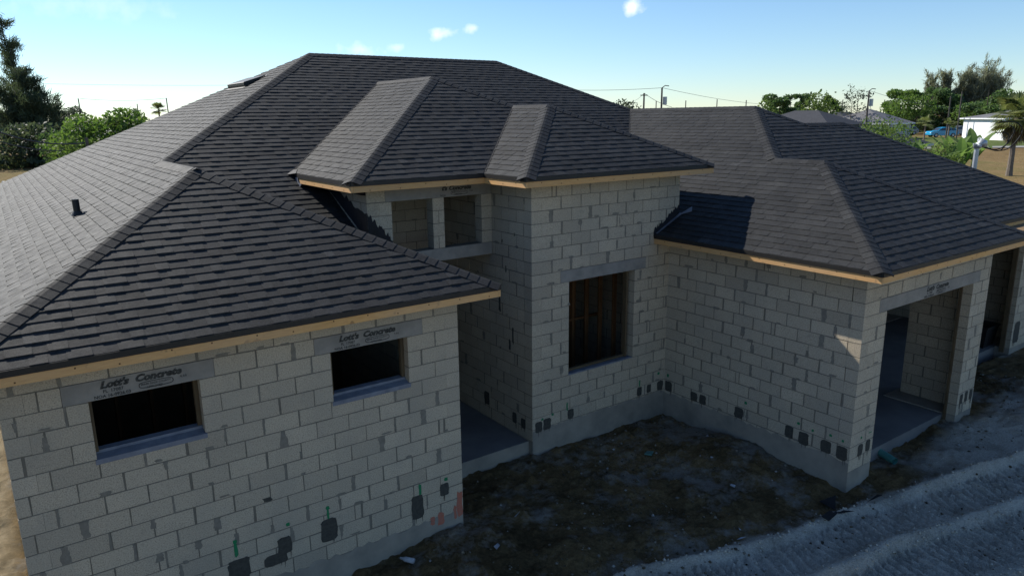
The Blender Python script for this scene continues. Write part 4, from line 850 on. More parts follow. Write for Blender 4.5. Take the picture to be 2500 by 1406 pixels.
def tree(name, label, px, dep, top_py, kind, wid, seed, group=None, cat='tree', n=2600, mat='dark', leaf=.22, bare=.35, lean=0.):
    rng = np.random.default_rng(seed); g = horizon_pt(px, dep); top = hgt(px, top_py, dep); h = top - g.z
    t = empty(name, g, label, cat, group); rr = random.Random(seed); tr = MB(); base = Vector((g.x, g.y, g.z - .2)); side = RGT * lean
    if kind == 'broad':
        lob = []; m = 9
        for i in range(m):
            a = rr.uniform(0, 6.28); rad = wid * .5 * rr.uniform(.25, .72); zz = g.z + h * rr.uniform(bare + .12, .86); s = wid * rr.uniform(.20, .34)
            lob.append((g.x + math.cos(a) * rad, g.y + math.sin(a) * rad, zz, s, s, min(s * .8, (top - zz)) + .1))
        lob.append((g.x, g.y, g.z + h * .82, wid * .28, wid * .28, h * .18))
        tr.tube([base, (g.x, g.y, g.z + h * bare), (g.x + .1, g.y, g.z + h * .7)], [wid * .035, wid * .028, wid * .012], 7)
        for l in lob: tr.tube([(g.x, g.y, g.z + h * bare * .8), Vector(l[:3]) * .6 + Vector((g.x, g.y, g.z + h * bare)) * .4, l[:3]], [wid * .018, wid * .012, wid * .004], 5)
        P_ = lobes_pts(lob, int(n * .8), rng, .45); V, F = leaves(P_, leaf * .9, rng)
    elif kind == 'pine':
        lob = []; tr.tube([base, (g.x + side.x * .3, g.y + side.y * .3, g.z + h * .5), (g.x + side.x, g.y + side.y, g.z + h * .97)], [h * .018, h * .013, h * .004], 7)
        for i in range(rr.randint(8, 11)):
            f = rr.uniform(bare, .98); a = rr.uniform(0, 6.28); rad = wid * .5 * rr.uniform(.2, .9) * (1.15 - .6 * abs(f - (bare + 1) / 2) / (1 - bare) * 2 * .5)
            c = Vector((g.x + side.x * f + math.cos(a) * rad, g.y + side.y * f + math.sin(a) * rad, g.z + h * f)); s = wid * rr.uniform(.13, .22); lob.append((c.x, c.y, c.z, s, s, s * .55))
            tr.tube([(g.x + side.x * f, g.y + side.y * f, g.z + h * (f - .06)), c], [h * .005, h * .002], 4)
        P_ = lobes_pts(lob, n, rng, .35); V, F = leaves(P_, leaf, rng, 2.2)
    elif kind == 'casuarina':
        pts = []; aim = []
        for s_i in range(rr.randint(2, 3)):
            ox, oy = rr.uniform(-.12, .12) * wid, rr.uniform(-.12, .12) * wid; hh = h * (1 if s_i == 0 else rr.uniform(.72, .95)); ln = side + RGT * rr.uniform(-.16, .16) * wid
            stem = lambda f: Vector((g.x + ox + ln.x * f, g.y + oy + ln.y * f, g.z + hh * f))
            tr.tube([stem(0) - Vector((0, 0, .3)), stem(.3), stem(.65), stem(.98)], [h * .013, h * .010, h * .006, h * .0015], 6)
            for i in range(34):
                f = rr.uniform(.16 if bare < .3 else bare * .8, .97 if bare < .3 else .86); a = rr.uniform(0, 6.28); le = wid * (.46 * (1.08 - f) ** .6 if bare < .3 else .62) * rr.uniform(.45, 1.05); st = stem(f)
                dr = Vector((math.cos(a), math.sin(a), rr.uniform(.35, 1.1) if bare < .3 else rr.uniform(1.0, 2.4))).normalized(); en = st + dr * le; md = st + dr * le * .5 + Vector((0, 0, -.03 * le))
                tr.tube([st, md, en], [h * .0035, h * .002, h * .0008], 3, False)
                k = int(n / 34 / 2.5 * (.5 + le / (wid * .4))); tt = rng.uniform(.15, 1.05, (k, 1)); p = np.array(st)[None] * (1 - tt) + np.array(en)[None] * tt + rng.normal(size=(k, 3)) * (.10 * wid * .35) * np.array([1, 1, .8])
                pts.append(p); aim.append(np.tile(np.array(dr) * .8 + np.array([0, 0, .25]), (k, 1)))
        V, F = leaves(np.concatenate(pts), leaf, rng, 3.4, np.concatenate(aim), .45, .32)
    elif kind == 'bare':
        tr.tube([base, (g.x + side.x * .5, g.y + side.y * .5, g.z + h * .6), (g.x + side.x, g.y + side.y, top)], [h * .014, h * .009, h * .002], 6); pts = []
        for i in range(16):
            f = rr.uniform(.45, .95); a = rr.uniform(0, 6.28); le = wid * .5 * rr.uniform(.4, 1); st = Vector((g.x + side.x * f, g.y + side.y * f, g.z + h * f)); en = st + Vector((math.cos(a), math.sin(a), .5)) * le
            tr.tube([st, en], [h * .004, h * .0015], 4); pts.append(np.array(en) + rng.normal(size=(n // 16, 3)) * wid * .07)
        V, F = leaves(np.concatenate(pts), leaf, rng, 2.)
    tr.build('trunk', M['bark'], t); npmesh('crown', V, F, LM_[mat], t); return t
GL, GR = 'trees beyond the left yard', 'trees beyond the far houses'
tree('casuarina_tree', 'tall wispy casuarina cut by the left picture edge', 60, 84, 26, 'casuarina', 7.5, 1, GL, n=8000, mat='cas', leaf=.22, bare=.2)
tree('casuarina_tree', 'lower dark casuarina right of the tallest one at the left edge', 106, 80, 172, 'casuarina', 7.5, 2, GL, n=7500, mat='cas', leaf=.24, bare=.1)
tree('casuarina_tree', 'dense dark casuarina filling the lower left picture edge', 40, 78, 215, 'casuarina', 9, 31, GL, n=10000, mat='cas', leaf=.26, bare=.08)
tree('casuarina_tree', 'short casuarina whose feathery tip reaches furthest right', 135, 84, 236, 'casuarina', 5, 41, GL, n=3200, mat='cas', leaf=.22, bare=.08)
tree('leafy_tree', 'dark leafy tree at the foot of the casuarinas', 60, 74, 300, 'broad', 9, 42, GL, n=3500, mat='cas', leaf=.3, bare=.05)
tree('leafy_tree', 'round bright green tree behind the left roof slope', 205, 62, 279, 'broad', 5.6, 3, GL, n=4200, mat='mid', leaf=.20, bare=.1)
tree('leafy_tree', 'broad sunlit green tree nearest the left roof slope', 290, 60, 260, 'broad', 4.6, 4, GL, n=3800, mat='mid', leaf=.22, bare=.1)
tree('leafy_tree', 'low dark green tree between the casuarina and the bright one', 148, 66, 318, 'broad', 4.5, 5, GL, n=2600, mat='dark', leaf=.2, bare=.05)
tree('leafy_shrub', 'yellow green shrub at the lower left of the bright tree', 178, 58, 330, 'broad', 3.2, 43, GL, 'shrub', 1800, 'light', .18, .05)
tree('leafy_tree', 'small grey far tree above the dark roofs at left', 172, 150, 262, 'broad', 6, 44, GL, n=900, mat='far', leaf=.35, bare=.2)
tree('leafy_tree', 'tiny far tree beside the leaning pole at left', 190, 160, 257, 'broad', 5, 45, GL, n=700, mat='far', leaf=.35, bare=.2)
tree('pine_tree', 'slim far tree right of the broad sunlit one', 331, 130, 264, 'broad', 3, 46, GL, n=600, mat='far', leaf=.3, bare=.3)
tree('leafy_tree', 'dark round tree peeping over the long main hip', 1518, 95, 240, 'broad', 5.2, 6, GR, n=1800, mat='far', leaf=.25, bare=.2)
tree('leafy_tree', 'yellow green tree rising behind the wing ridge end', 1868, 75, 243, 'broad', 3.6, 7, GR, n=2200, mat='light', leaf=.18, bare=.2)
tree('pine_tree', 'flat topped pine right of the yellow green tree', 1902, 88, 233, 'pine', 4.8, 8, GR, n=1900, mat='pine', leaf=.2, bare=.62)
tree('pine_tree', 'thin pine with two small tufts left of the twin pine', 1928, 92, 230, 'pine', 3.2, 9, GR, n=900, mat='pine', leaf=.2, bare=.6)
tree('pine_tree', 'tufted pine beside a bare post before the pale tree', 1962, 92, 230, 'pine', 4.0, 10, GR, n=1300, mat='pine', leaf=.2, bare=.45)
tree('leafy_tree', 'pale green tree above the dark neighbour roof', 2003, 86, 219, 'broad', 4.6, 11, GR, n=2200, mat='light', leaf=.2, bare=.3)
tree('pine_tree', 'dark tree leaning on the right side of the pale one', 2027, 92, 236, 'pine', 2.8, 12, GR, n=800, mat='dark', leaf=.2, bare=.5)
tree('bare_tree', 'thin nearly leafless tree left of the transformer pole', 2078, 120, 235, 'bare', 5, 13, GR, n=260, mat='far', leaf=.22)
tree('bare_tree', 'taller leafless tree close to the transformer pole', 2092, 125, 217, 'bare', 4.6, 14, GR, n=160, mat='far', leaf=.2)
tree('leafy_tree', 'big round topped tree above the grey houses', 2202, 150, 227, 'pine', 9.5, 15, GR, n=2800, mat='mid', leaf=.34, bare=.45)
tree('leafy_tree', 'dense green tree right of the big round topped one', 2232, 140, 230, 'broad', 8, 16, GR, n=2600, mat='mid', leaf=.32, bare=.15)
tree('leafy_tree', 'low leafy tree left of the big round topped one', 2180, 150, 256, 'broad', 6, 47, GR, n=1500, mat='mid', leaf=.32, bare=.1)
for i, (px, tp, wd, ln, lab) in enumerate([(2275, 184, 6, -1.2, 'leftmost of the pale grey casuarinas, leaning left'), (2302, 172, 6, .3, 'second pale casuarina from the left, upright'), (2335, 170, 7, 1.0, 'third pale casuarina from the left, tall and slim'), (2362, 166, 8, 2.0, 'tallest pale casuarina in the row at right'), (2388, 176, 8, 3.0, 'rightmost casuarina of the row, leaning far right')]):
    tree('casuarina_tree', lab, px, 165, tp, 'casuarina', wd, 20 + i, 'casuarina row at right', n=3600, mat='casgrey', leaf=.34, bare=.35, lean=ln)
for i, (px, dep, tp, k, wd, mt, lab) in enumerate([(2287, 150, 218, 'pine', 8, 'pine', 'green pine in front of the pale casuarinas'), (2310, 152, 224, 'pine', 7, 'pine', 'second green pine in front of the pale casuarinas'), (2265, 150, 262, 'broad', 7, 'dark', 'low dark tree under the pale casuarinas'), (2345, 150, 250, 'broad', 8, 'dark', 'dark rounded tree behind the two bare posts'), (2408, 130, 217, 'pine', 8, 'pine', 'lone round topped pine right of the casuarinas'), (2385, 140, 250, 'broad', 8, 'mid', 'leafy tree behind the white house roof, left end'), (2432, 150, 240, 'broad', 8, 'dark', 'dark tree behind the white house roof'), (2462, 140, 231, 'broad', 9, 'mid', 'leafy tree behind the big palm'), (2496, 145, 236, 'broad', 8, 'dark', 'dark tree at the right picture edge behind the palm'), (2325, 150, 275, 'broad', 6, 'scrub', 'dry scrubby tree above the blue car')]):
    tree('leafy_tree' if k == 'broad' else 'pine_tree', lab, px, dep, tp, k, wd, 60 + i, GR, n=1700, mat=mt, leaf=.32, bare=.5 if k == 'pine' else .1)
# far wood along the horizon, one mass
def far_wood():
    rng = np.random.default_rng(5); Vs, Fs, b = [], [], 0
    for px in np.arange(-300, 2900, 9):
        dep = rng.uniform(220, 330); g = horizon_pt(px, dep); hh = rng.uniform(2.5, 6.0) * (1.25 if rng.uniform() < .2 else 1)
        P_ = lobes_pts([(g.x, g.y, g.z + hh * .45, 5, 5, hh * .55)], 90, rng, .4); V, F = leaves(P_, .9, rng); Vs.append(V); Fs.append(F + b); b += len(V)
    tag(npmesh('far_wood', np.concatenate(Vs), np.concatenate(Fs), LM_['far']), 'low far wood along the whole horizon', 'wood', kind='stuff')
far_wood()
def scrub():
    rng = np.random.default_rng(8); Vs, Fs, b = [], [], 0
    for px, dep, hh, wd in [(p, rng.uniform(150, 175), rng.uniform(1.0, 2.6), 4) for p in np.arange(2235, 2400, 7)] + [(p, rng.uniform(70, 85), rng.uniform(.5, 1.0), 2) for p in np.arange(-60, 160, 14)]:
        g = horizon_pt(px, dep); P_ = lobes_pts([(g.x, g.y, g.z + hh * .4, wd, wd, hh * .6)], 110, rng, .3); V, F = leaves(P_, .32, rng); Vs.append(V); Fs.append(F + b); b += len(V)
    tag(npmesh('scrub', np.concatenate(Vs), np.concatenate(Fs), LM_['scrub']), 'dry scrub under the far trees', 'scrub', kind='stuff')
scrub()
# palms, bananas, shrubs in the lot at right
def blade(mb, p, az, up, ln, wd, droop, nseg=7, fold=.25, notch=False):
    d = Vector((math.cos(az), math.sin(az), 0)); s = Vector((-d.y, d.x, 0)); pts = []
    for i in range(nseg + 1):
        t = i / nseg; pts.append(p + d * ln * (t * math.cos(up) + .1 * t * t) + Vector((0, 0, ln * (math.sin(up) * t - droop * t * t))))
    b = len(mb.v)
    for i, q in enumerate(pts):
        t = i / nseg; ww = wd * (math.sin(math.pi * min(1, .12 + .88 * t) ** .8) ** .7 if t < 1 else .02)
        mb.v += [tuple(q - s * ww + Vector((0, 0, ww * fold))), tuple(q), tuple(q + s * ww + Vector((0, 0, ww * fold)))]
    for i in range(nseg): mb.f += [(b + 3 * i, b + 3 * i + 1, b + 3 * i + 4, b + 3 * i + 3), (b + 3 * i + 1, b + 3 * i + 2, b + 3 * i + 5, b + 3 * i + 4)]
def banana(px, dep, h, seed, label):
    rr = random.Random(seed); g = horizon_pt(px, dep); t = empty('banana_plant', g, label, 'plant', 'banana plants by the neighbouring lot')
    mb = MB(); mb.tube([g - Vector((0, 0, .1)), g + Vector((.05, 0, h * .45))], [.11, .07], 8); mb.build('stem', LM_['light'], t)
    for k in range(8):
        mb = MB(); blade(mb, g + Vector((0, 0, h * .42)), k * .8 + rr.uniform(-.3, .3), rr.uniform(.7, 1.35), h * rr.uniform(.55, .75), h * .085, rr.uniform(.15, .55)); mb.build('leaf', LM_['banana'], t)
for i, (px, dep, tp, lab) in enumerate([(2235, 46, 305, 'leftmost banana plant behind the garage hip'), (2262, 44, 328, 'second banana plant from the left, half hidden by the roof'), (2335, 50, 312, 'tall banana plant in front of the blue car'), (2362, 48, 320, 'banana plant beside the service mast top'), (2390, 50, 298, 'rightmost banana plant before the white house'), (2300, 47, 326, 'low banana plant between the shrubs')]): banana(px, dep, hgt(px, tp, dep) - horizon_pt(px, dep).z, 70 + i, lab)
for i, (px, dep, tp, wd, mt, lab) in enumerate([(2145, 44, 290, 3.0, 'light', 'yellow green shrub at the corner of the dark neighbour roof'), (2172, 46, 283, 3.2, 'mid', 'taller leafy shrub right of the yellow green one'), (2203, 45, 300, 3.0, 'mid', 'leafy shrub left of the banana plants'), (2322, 44, 340, 2.2, 'light', 'pale shrub below the banana plants'), (2298, 43, 350, 2.0, 'palm', 'small brownish shrub close to the roof edge'), (2348, 42, 372, 1.3, 'light', 'little bright shrub left of the service mast')]):
    tree('leafy_shrub', lab, px, dep, tp, 'broad', wd, 80 + i, 'shrubs behind the garage roof', 'shrub', 1500, mt, .11, .1)
def palm(px, dep, crown_py, rad, seed, label, trunk_r=.19, nf=48, skirt=True):
    rr = random.Random(seed); g = horizon_pt(px, dep); zc = hgt(px, crown_py, dep); t = empty('palm_tree', g, label, 'palm')
    h = zc - g.z; top = Vector((g.x + .05, g.y, zc)); mb = MB(); mb.tube([g - Vector((0, 0, .2)), g + Vector((0, 0, h * .15)), g + Vector((.03, 0, h * .6)), top], [trunk_r * 1.5, trunk_r * 1.15, trunk_r * .9, trunk_r], 10); mb.build('trunk', M['palmbark'], t)
    def fan(mat, name, az, up, pet, r):
        mb = MB(); d = Vector((math.cos(az) * math.cos(up), math.sin(az) * math.cos(up), math.sin(up))); c = top + d * pet; mb.tube([top, c], .02, 4); s = Vector((-math.sin(az), math.cos(az), 0)); n_ = d.cross(s)
        for k in range(15):
            a = (k - 7) / 7 * 1.25; e = d * math.cos(a) + s * math.sin(a); L_ = r * (.75 + .25 * math.cos(a)); q = s * math.cos(a) - d * math.sin(a); wv = r * .055
            m1 = c + e * L_ * .55 + n_ * .04; en = c + e * L_ + Vector((0, 0, -L_ * .22)); b = len(mb.v); mb.v += [tuple(c), tuple(m1 + q * wv), tuple(en), tuple(m1 - q * wv)]; mb.f.append((b, b + 1, b + 2, b + 3))
        mb.build(name, LM_[mat], t)
    for k in range(nf): fan('palm', 'frond', k * 2.4 + rr.uniform(-.2, .2), rr.uniform(-.6, 1.45), rad * rr.uniform(.25, .5), rad * rr.uniform(.5, .66))
    if skirt:
        for k in range(14): fan('dead', 'dead_frond', k * 2.4, rr.uniform(-1.5, -1.0), rad * .3, rad * .55)
palm(2486, 56, 288, 2.3, 90, 'fan palm with a skirt of dry fronds at the right edge')
palm(390, 140, 268, 1.8, 91, 'tiny far palm on the skyline left of the main roof', .15, 26, False)
palm(2322, 110, 304, 1.3, 92, 'small palm standing in front of the blue car', .12, 16, False)
palm(2263, 90, 303, 1.5, 93, 'young palm left of the blue car', .1, 14, False)
# neighbouring houses
M['hroof_dark'] = simple('neighbour_shingles', (.045, .046, .052), (.03, .031, .036), 5, .8, .3); M['hroof_grey'] = simple('grey_shingles', (.16, .155, .16), (.12, .118, .12), 3, .85, .3); M['hwhite'] = simple('white_stucco', (.78, .80, .82), (.70, .72, .75), 1, .9, .2)
M['hgrey'] = simple('grey_stucco', (.42, .43, .44), (.36, .37, .38), 1, .9, .2); M['hdark'] = simple('dark_door', (.03, .03, .035), None, 2, .5, .4); M['glass'] = simple('window_glass', (.03, .04, .05), None, 2, .1, .6); M['trim'] = simple('white_trim', (.75, .77, .78), None, 2, .7, .3); M['hred'] = simple('terracotta_roof', (.30, .13, .08), (.22, .09, .05), 4, .9, .2)
def nhouse(label, px, dep, w_, d_, wall_h, roof_mat, wall_mat, rot, pitch=.42, ridge='x', ov=.5, doors=(), windows=(), group='houses beyond the lot'):
    g = horizon_pt(px, dep); t = empty('house', g, label, 'house', group); Rm = Matrix.Translation(g) @ Matrix.Rotation(rot, 4, 'Z')
    def put(mb, name, mat, par=t):
        mb.v = [tuple(Rm @ Vector(q)) for q in mb.v]; return mb.build(name, M[mat], par)
    put(MB().box(-w_ / 2, w_ / 2, -d_ / 2, d_ / 2, -.5, wall_h), 'wall', wall_mat)
    a, b = w_ / 2 + ov, d_ / 2 + ov; m = min(a, b); zr = wall_h + .12 + m * pitch; r0, r1 = ((-a + m, 0), (a - m, 0)) if a >= b else ((0, -b + m), (0, b - m))
    mb = MB(); e = wall_h + .12
    v_ = [(-a, -b, e), (a, -b, e), (a, b, e), (-a, b, e), (r0[0], r0[1] - (.02 if a < b else 0), zr), (r1[0] + (.02 if a >= b else 0), r1[1] + .02, zr)]
    fs = [(0, 1, 5, 4), (1, 2, 5), (2, 3, 4, 5), (3, 0, 4)] if a >= b else [(0, 1, 4), (1, 2, 5, 4), (2, 3, 5), (3, 0, 4, 5)]
    mb.add(v_, fs + [(3, 2, 1, 0)]); rf = put(mb, 'roof', roof_mat)
    mb = MB(); 
    for (x0, x1, y0, y1) in ((-a, a, -b - .02, -b), (-a, a, b, b + .02), (-a - .02, -a, -b, b), (a, a + .02, -b, b)): mb.box(x0, x1, y0, y1, wall_h - .06, e + .01)
    f = put(mb, 'fascia', 'trim', t); tag(f, kind='stuff')
    for (x, ww, hh, mt) in doors: put(MB().box(x - ww / 2, x + ww / 2, -d_ / 2 - .04, -d_ / 2 - .003, -.1, hh), 'garage_door', mt)
    for (x, ww, z0, z1) in windows:
        fr = put(MB().box(x - ww / 2 - .06, x + ww / 2 + .06, -d_ / 2 - .03, -d_ / 2 - .003, z0 - .06, z1 + .06), 'window', 'trim'); put(MB().box(x - ww / 2, x + ww / 2, -d_ / 2 - .036, -d_ / 2 - .031, z0, z1), 'pane', 'glass', fr)
    return t, Rm, rf, wall_h, put
nh, Rm, rf, wh, put = nhouse('neighbour house with a dark shingle hip roof just behind the garage', 1968, 54, 10.6, 12.5, 2.95, 'hroof_dark', 'hgrey', 0, .42)
for x, y in ((.3, -3.6), (1.9, -3.6)):
    q = Rm @ Vector((x, y, wh + .12 + (12.5 / 2 + .5 + y) * .42)); mb = MB(); mb.box(q.x - .45, q.x + .45, q.y - .22, q.y + .22, q.z - .08, q.z + .12); mb.build('roof_vent', M['black'], rf)
q = Rm @ Vector((-4.6, -4.5, wh + .6)); mb = MB(); mb.tube([q, q + Vector((0, 0, .55))], .06, 8); mb.build('vent_pipe', M['trim'], rf)
nhouse('grey house with a pale hip roof left of the pole', 2122, 122, 11, 10, 2.5, 'hroof_grey', 'hgrey', R(8), .42, doors=[], windows=[(2.4, 1.0, .9, 2.0), (-2.5, 1.1, .9, 2.0)])
nhouse('small grey house with a big pale garage door', 2222, 165, 9, 8, 2.6, 'hroof_grey', 'hgrey', R(-6), .40, doors=[(1.6, 4.6, 2.2, 'hwhite'), (-2.6, 1.2, 2.1, 'hdark')])
nhouse('white stucco house with a grey hip roof behind the palm', 2518, 112, 14, 11, 3.2, 'hroof_grey', 'hwhite', R(-38), .22, windows=[(-3.2, 1.2, .9, 2.1)], doors=[(3.0, 4.8, 2.3, 'trim')])
nhouse('low house with a terracotta roof under the casuarinas', 2270, 210, 11, 8, 2.3, 'hred', 'hwhite', 0, .3)
nhouse('far house with a dark roof behind the bright tree', 352, 105, 11, 9, 2.3, 'hroof_dark', 'hgrey', R(20), .38)
nhouse('far house with a dark shiny roof beside the casuarina', 160, 112, 12, 10, 2.2, 'hroof_dark', 'hgrey', R(-15), .38)
nhouse('far grey roofed house behind the thin pines', 1905, 95, 9, 9, 2.2, 'hroof_grey', 'hgrey', R(5), .38)
nhouse('far house with a dark roof beyond the neighbour', 2060, 130, 13, 9, 2.4, 'hroof_dark', 'hgrey', R(5), .4)
# power poles and wires
M['pole'] = simple('pole_wood', (.11, .10, .09), (.08, .07, .06), 3, .9, .1)
def pole(px, dep, top_py, label, arm=False, can=False, r=.13, base_lean=0):
    g = horizon_pt(px, dep); zt = hgt(px, top_py, dep); t = empty('utility_pole', g, label, 'pole', 'utility poles'); mb = MB(); mb.tube([g - Vector((0, 0, .3)), Vector((g.x, g.y, zt)) + RGT * base_lean], [r, r * .75], 8); mb.build('pole_shaft', M['pole'], t)
    if arm: mb = MB(); a = Vector((g.x, g.y, zt - .25)); mb.tube([a - RGT * .45, a + RGT * .45], .06, 6); mb.build('crossarm', M['pole'], t)
    if can:
        mb = MB(); a = Vector((g.x, g.y, zt - 1.9)) + RGT * .38; mb.tube([a, a + Vector((0, 0, .9))], .24, 10); mb.build('transformer', M['galv'], t)
        mb = MB(); a = Vector((g.x, g.y, zt)); mb.tube([a, a + RGT * .35 + Vector((0, 0, .25)), a + RGT * .8 + Vector((0, 0, .2))], .05, 5); mb.build('bracket', M['pole'], t)
    return Vector((g.x, g.y, zt))
pA = pole(1571, 88, 228, 'short pole with a crossbar and guy wires on the skyline', True)
pB = pole(1614, 84, 215, 'pole with a transformer can right of the short crossbar pole', False, True)
pC = pole(2117, 92, 222, 'pole with a transformer before the grey house', False, True)
pD = pole(2317, 118, 235, 'left of two bare wooden poles behind the blue car')
pE = pole(2343, 116, 224, 'right of two bare wooden poles behind the blue car')
pF = pole(203, 130, 241, 'leaning thin pole over the small far trees at left', False, False, .12, -.3)
pG = pole(415, 135, 240, 'thin pole just left of the main roof slope', False, False, .12, -.2)
for px, tp, lab in [(340, 254, 'faint far pole right of the sunlit tree'), (1545, 245, 'faint far pole left of the crossbar pole'), (1601, 247, 'faint far pole between the crossbar and transformer poles'), (1673, 246, 'far double pole on the skyline over the wing ridge'), (1749, 243, 'far pole left of the scrub on the skyline'), (1820, 245, 'far pole just left of the wing ridge end'), (1975, 232, 'bare post beside the tufted pine'), (2055, 244, 'faint far pole left of the leafless trees'), (2157, 244, 'faint far pole right of the transformer pole')]: pole(px, 170, tp, lab, False, False, .14)
M['wire'] = simple('wire', (.05, .05, .055), None, 2, .6, .3)
def wire(a, b, sag, label, r=.022, n=14):
    mb = MB(); a, b = Vector(a), Vector(b); mb.tube([a.lerp(b, i / n) - Vector((0, 0, sag * 4 * (i / n) * (1 - i / n))) for i in range(n + 1)], r, 4); tag(mb.build('overhead_wire', M['wire']), label, 'wire', 'overhead wires')
def wp(px, py, dep): return Vector((CX, CY, CZ)) + (FWD + RGT * ((px - 1250) / 1756.14) - UPV * ((py - 703) / 1756.14)) * dep
wire(pA, wp(1545, 246, 170), .3, 'guy wire sloping left from the crossbar pole'); wire(pA, wp(1640, 262, 88), .2, 'guy wire sloping right from the crossbar pole')
wire(pB, wp(2000, 250, 170), 1.2, 'wire running right from the transformer pole', .02); wire(wp(1180, 205, 90), pB, .5, 'wire running left from the transformer pole behind the roof', .02)
wire(pF, pG, .4, 'wire between the two thin poles at left', .025); wire(wp(-60, 200, 130), wp(640, 208, 130), .3, 'faint wire high over the left roof slope', .02)
wire(pC, wp(2400, 262, 150), 1.0, 'wire running right from the pole before the grey house', .02)
sp = empty('service_post', horizon_pt(205, 40), 'short post where the sagging cables end beside the left roof', 'post'); g = horizon_pt(205, 40); mb = MB(); mb.tube([g, Vector((g.x, g.y, hgt(205, 336, 40)))], .08, 8); mb.build('post_shaft', M['pole'], sp)
wire(wp(-40, 309, 34), wp(205, 349, 40), .35, 'pale sagging cable ending at the short post', .035); wire(wp(-40, 333, 36), wp(150, 369, 41), .2, 'thin dark lower cable at the left edge', .025)
# blue fence panel and a dark vehicle glimpsed at left
g = horizon_pt(137, 64); f = empty('board_fence', g, 'short blue grey fence panel under the dark left trees', 'fence')
for k in range(9):
    mb = MB(); c = g + RGT * (-.85 + k * .21); mb.box(c.x - .09, c.x + .09, c.y - .02, c.y + .02, g.z - .1, g.z + .85); mb.build('board', simple('fence_paint', (.06, .08, .14)) if k == 0 else bpy.data.materials['fence_paint'], f)
# road, lawn strip, driveway
def strip(name, pts_px, dz, mat, kind='structure'):
    V = []
    for (px, dep) in pts_px:
        q = horizon_pt(px, dep); V.append((q.x, q.y, q.z + dz))
    mb = MB(); n = len(V) // 2; mb.add(V, [(2 * i, 2 * i + 1, 2 * i + 3, 2 * i + 2) for i in range(n - 1)]); tag(mb.build(name, mat), kind=kind)
M['lawn'] = simple('lawn', (.11, .135, .045), (.075, .10, .03), .5, 1, .05); M['roadm'] = simple('road_surface', (.30, .29, .27), (.24, .235, .22), .6, .95, .1)
pxs = list(range(2230, 2760, 30))
strip('road', [q for p in pxs for q in ((p, 86 + (p - 2230) * .0), (p, 90))], .06, M['roadm'])
strip('lawn', [q for p in pxs for q in ((p, 90.5), (p, 124))], .05, M['lawn'])
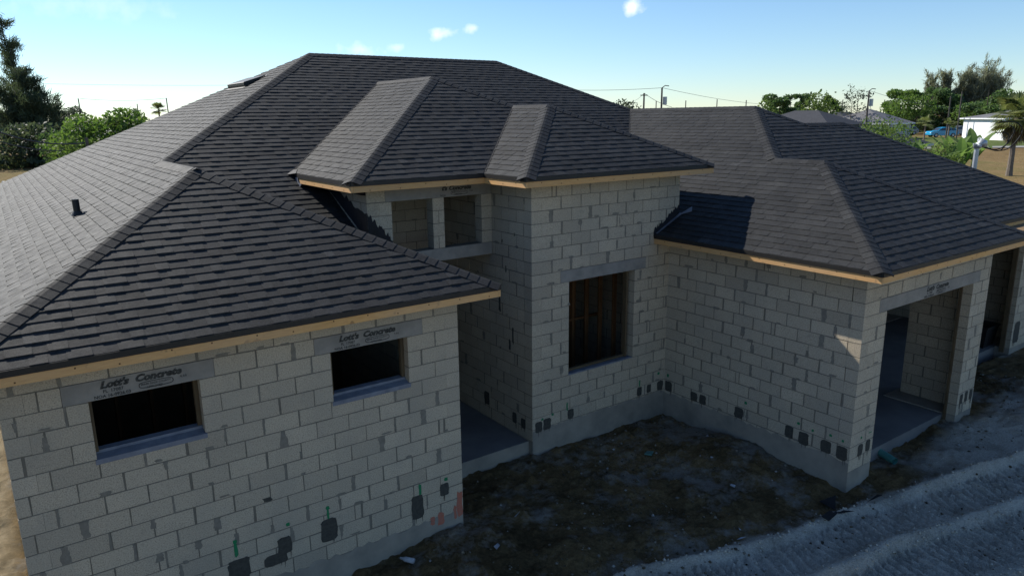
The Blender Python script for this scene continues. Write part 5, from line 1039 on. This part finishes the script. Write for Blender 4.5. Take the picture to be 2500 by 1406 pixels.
# cars
M['bluepaint'] = simple('blue_paint', (.02, .30, .55), (.02, .28, .52), 2, .25, .5); M['greypaint'] = simple('grey_paint', (.30, .32, .36), None, 2, .3, .5); M['tyre'] = simple('tyre', (.015, .015, .015), None, 9, .9, .1); M['rim'] = simple('wheel_rim', (.45, .46, .48), None, 9, .35, .5); M['lampr'] = simple('tail_lamp', (.35, .02, .02), None, 9, .3, .5); M['lampw'] = simple('head_lamp', (.7, .72, .75), None, 9, .2, .5)
def suv(px, dep, rot, paint, label, sc=1.):
    g = horizon_pt(px, dep); t = empty('car', g, label, 'car', 'cars by the white house'); Rm = Matrix.Translation(g + Vector((0, 0, .05))) @ Matrix.Rotation(rot, 4, 'Z') @ Matrix.Scale(sc, 4)
    def put(mb, name, mat, par=t):
        mb.v = [tuple(Rm @ Vector(q)) for q in mb.v]; return mb.build(name, M[mat], par)
    prof = [(-2.35, .45), (-2.38, .85), (-2.2, 1.02), (-1.25, 1.10), (-.55, 1.62), (.2, 1.72), (1.6, 1.68), (2.2, 1.12), (2.33, .95), (2.33, .45), (1.9, .33), (-1.95, .33)]
    mb = MB(); n = len(prof); 
    def sec(y, ins): return [(x, y, z) if z < 1.15 else (x, y * (1 - ins), z) for x, z in prof]
    a, b = sec(-.93, .17), sec(.93, .17); mb.add(a + b, [tuple(range(n)), tuple(reversed(range(n, 2 * n)))] + [(i, n + i, n + (i + 1) % n, (i + 1) % n) for i in range(n)]); body = put(mb, 'body', paint)
    for s in (-1, 1):
        for q in ([(-1.05, 1.14), (-.48, 1.55), (.12, 1.62), (.12, 1.14)], [(.2, 1.14), (.2, 1.63), (1.0, 1.62), (1.0, 1.14)], [(1.08, 1.14), (1.08, 1.61), (1.52, 1.58), (1.95, 1.16)]):
            mb = MB(); pts = [(x, s * (.935 - .17 * .93 * (z - 1.02) / .6 * .9 + .012), z) for x, z in q]; pts = pts if s < 0 else pts[::-1]; mb.prism(pts, (0, s * .012, 0)); put(mb, 'window', 'glass')
    mb = MB(); mb.add([(-1.22, -.78, 1.135), (-1.22, .78, 1.135), (-.60, .70, 1.60), (-.60, -.70, 1.60)], [(0, 1, 2, 3)]); mb.v = [(x - .03, y, z + .02) for x, y, z in mb.v]; put(mb, 'windscreen', 'glass')
    for x in (-1.45, 1.42):
        for s in (-1, 1):
            mb = MB(); mb.tube([(x, s * .70, .36), (x, s * .95, .36)], .36, 18); wv = put(mb, 'wheel', 'tyre'); mb = MB(); mb.tube([(x, s * .94, .36), (x, s * .965, .36)], .23, 14); put(mb, 'rim', 'rim', wv)
    for s in (-1, 1): put(MB().box(-2.40, -2.30, s * .72 - .16, s * .72 + .16, .74, .88), 'headlight', 'lampw'); put(MB().box(2.27, 2.36, s * .74 - .12, s * .74 + .12, .86, 1.06), 'tail_light', 'lampr')
suv(2306, 124, R(-36), 'bluepaint', 'bright blue sport utility car parked on the far lawn'); suv(2345, 133, R(-30), 'greypaint', 'grey car partly hidden behind the bright blue one')
suv(2215, 140, R(-40), 'greypaint', 'pale car parked before the big garage door', .95)
g = horizon_pt(14, 58); st_ = empty('lumber_stack', g, 'low stack of weathered boards cut by the left picture edge', 'lumber')
for k in range(8):
    mb = MB(); c = g + RGT * (.05 * (k % 3)) + Vector((0, .2 * (k % 4), .06 + .09 * (k // 4))); d_ = RGT * 1.1; q = Vector((RGT.y, -RGT.x, 0)) * .08
    mb.prism([c - d_ - q, c + d_ - q, c + d_ + q, c - d_ + q], (0, 0, .07)); mb.build('board', M['trim'] if k > 5 else M['bark'], st_)
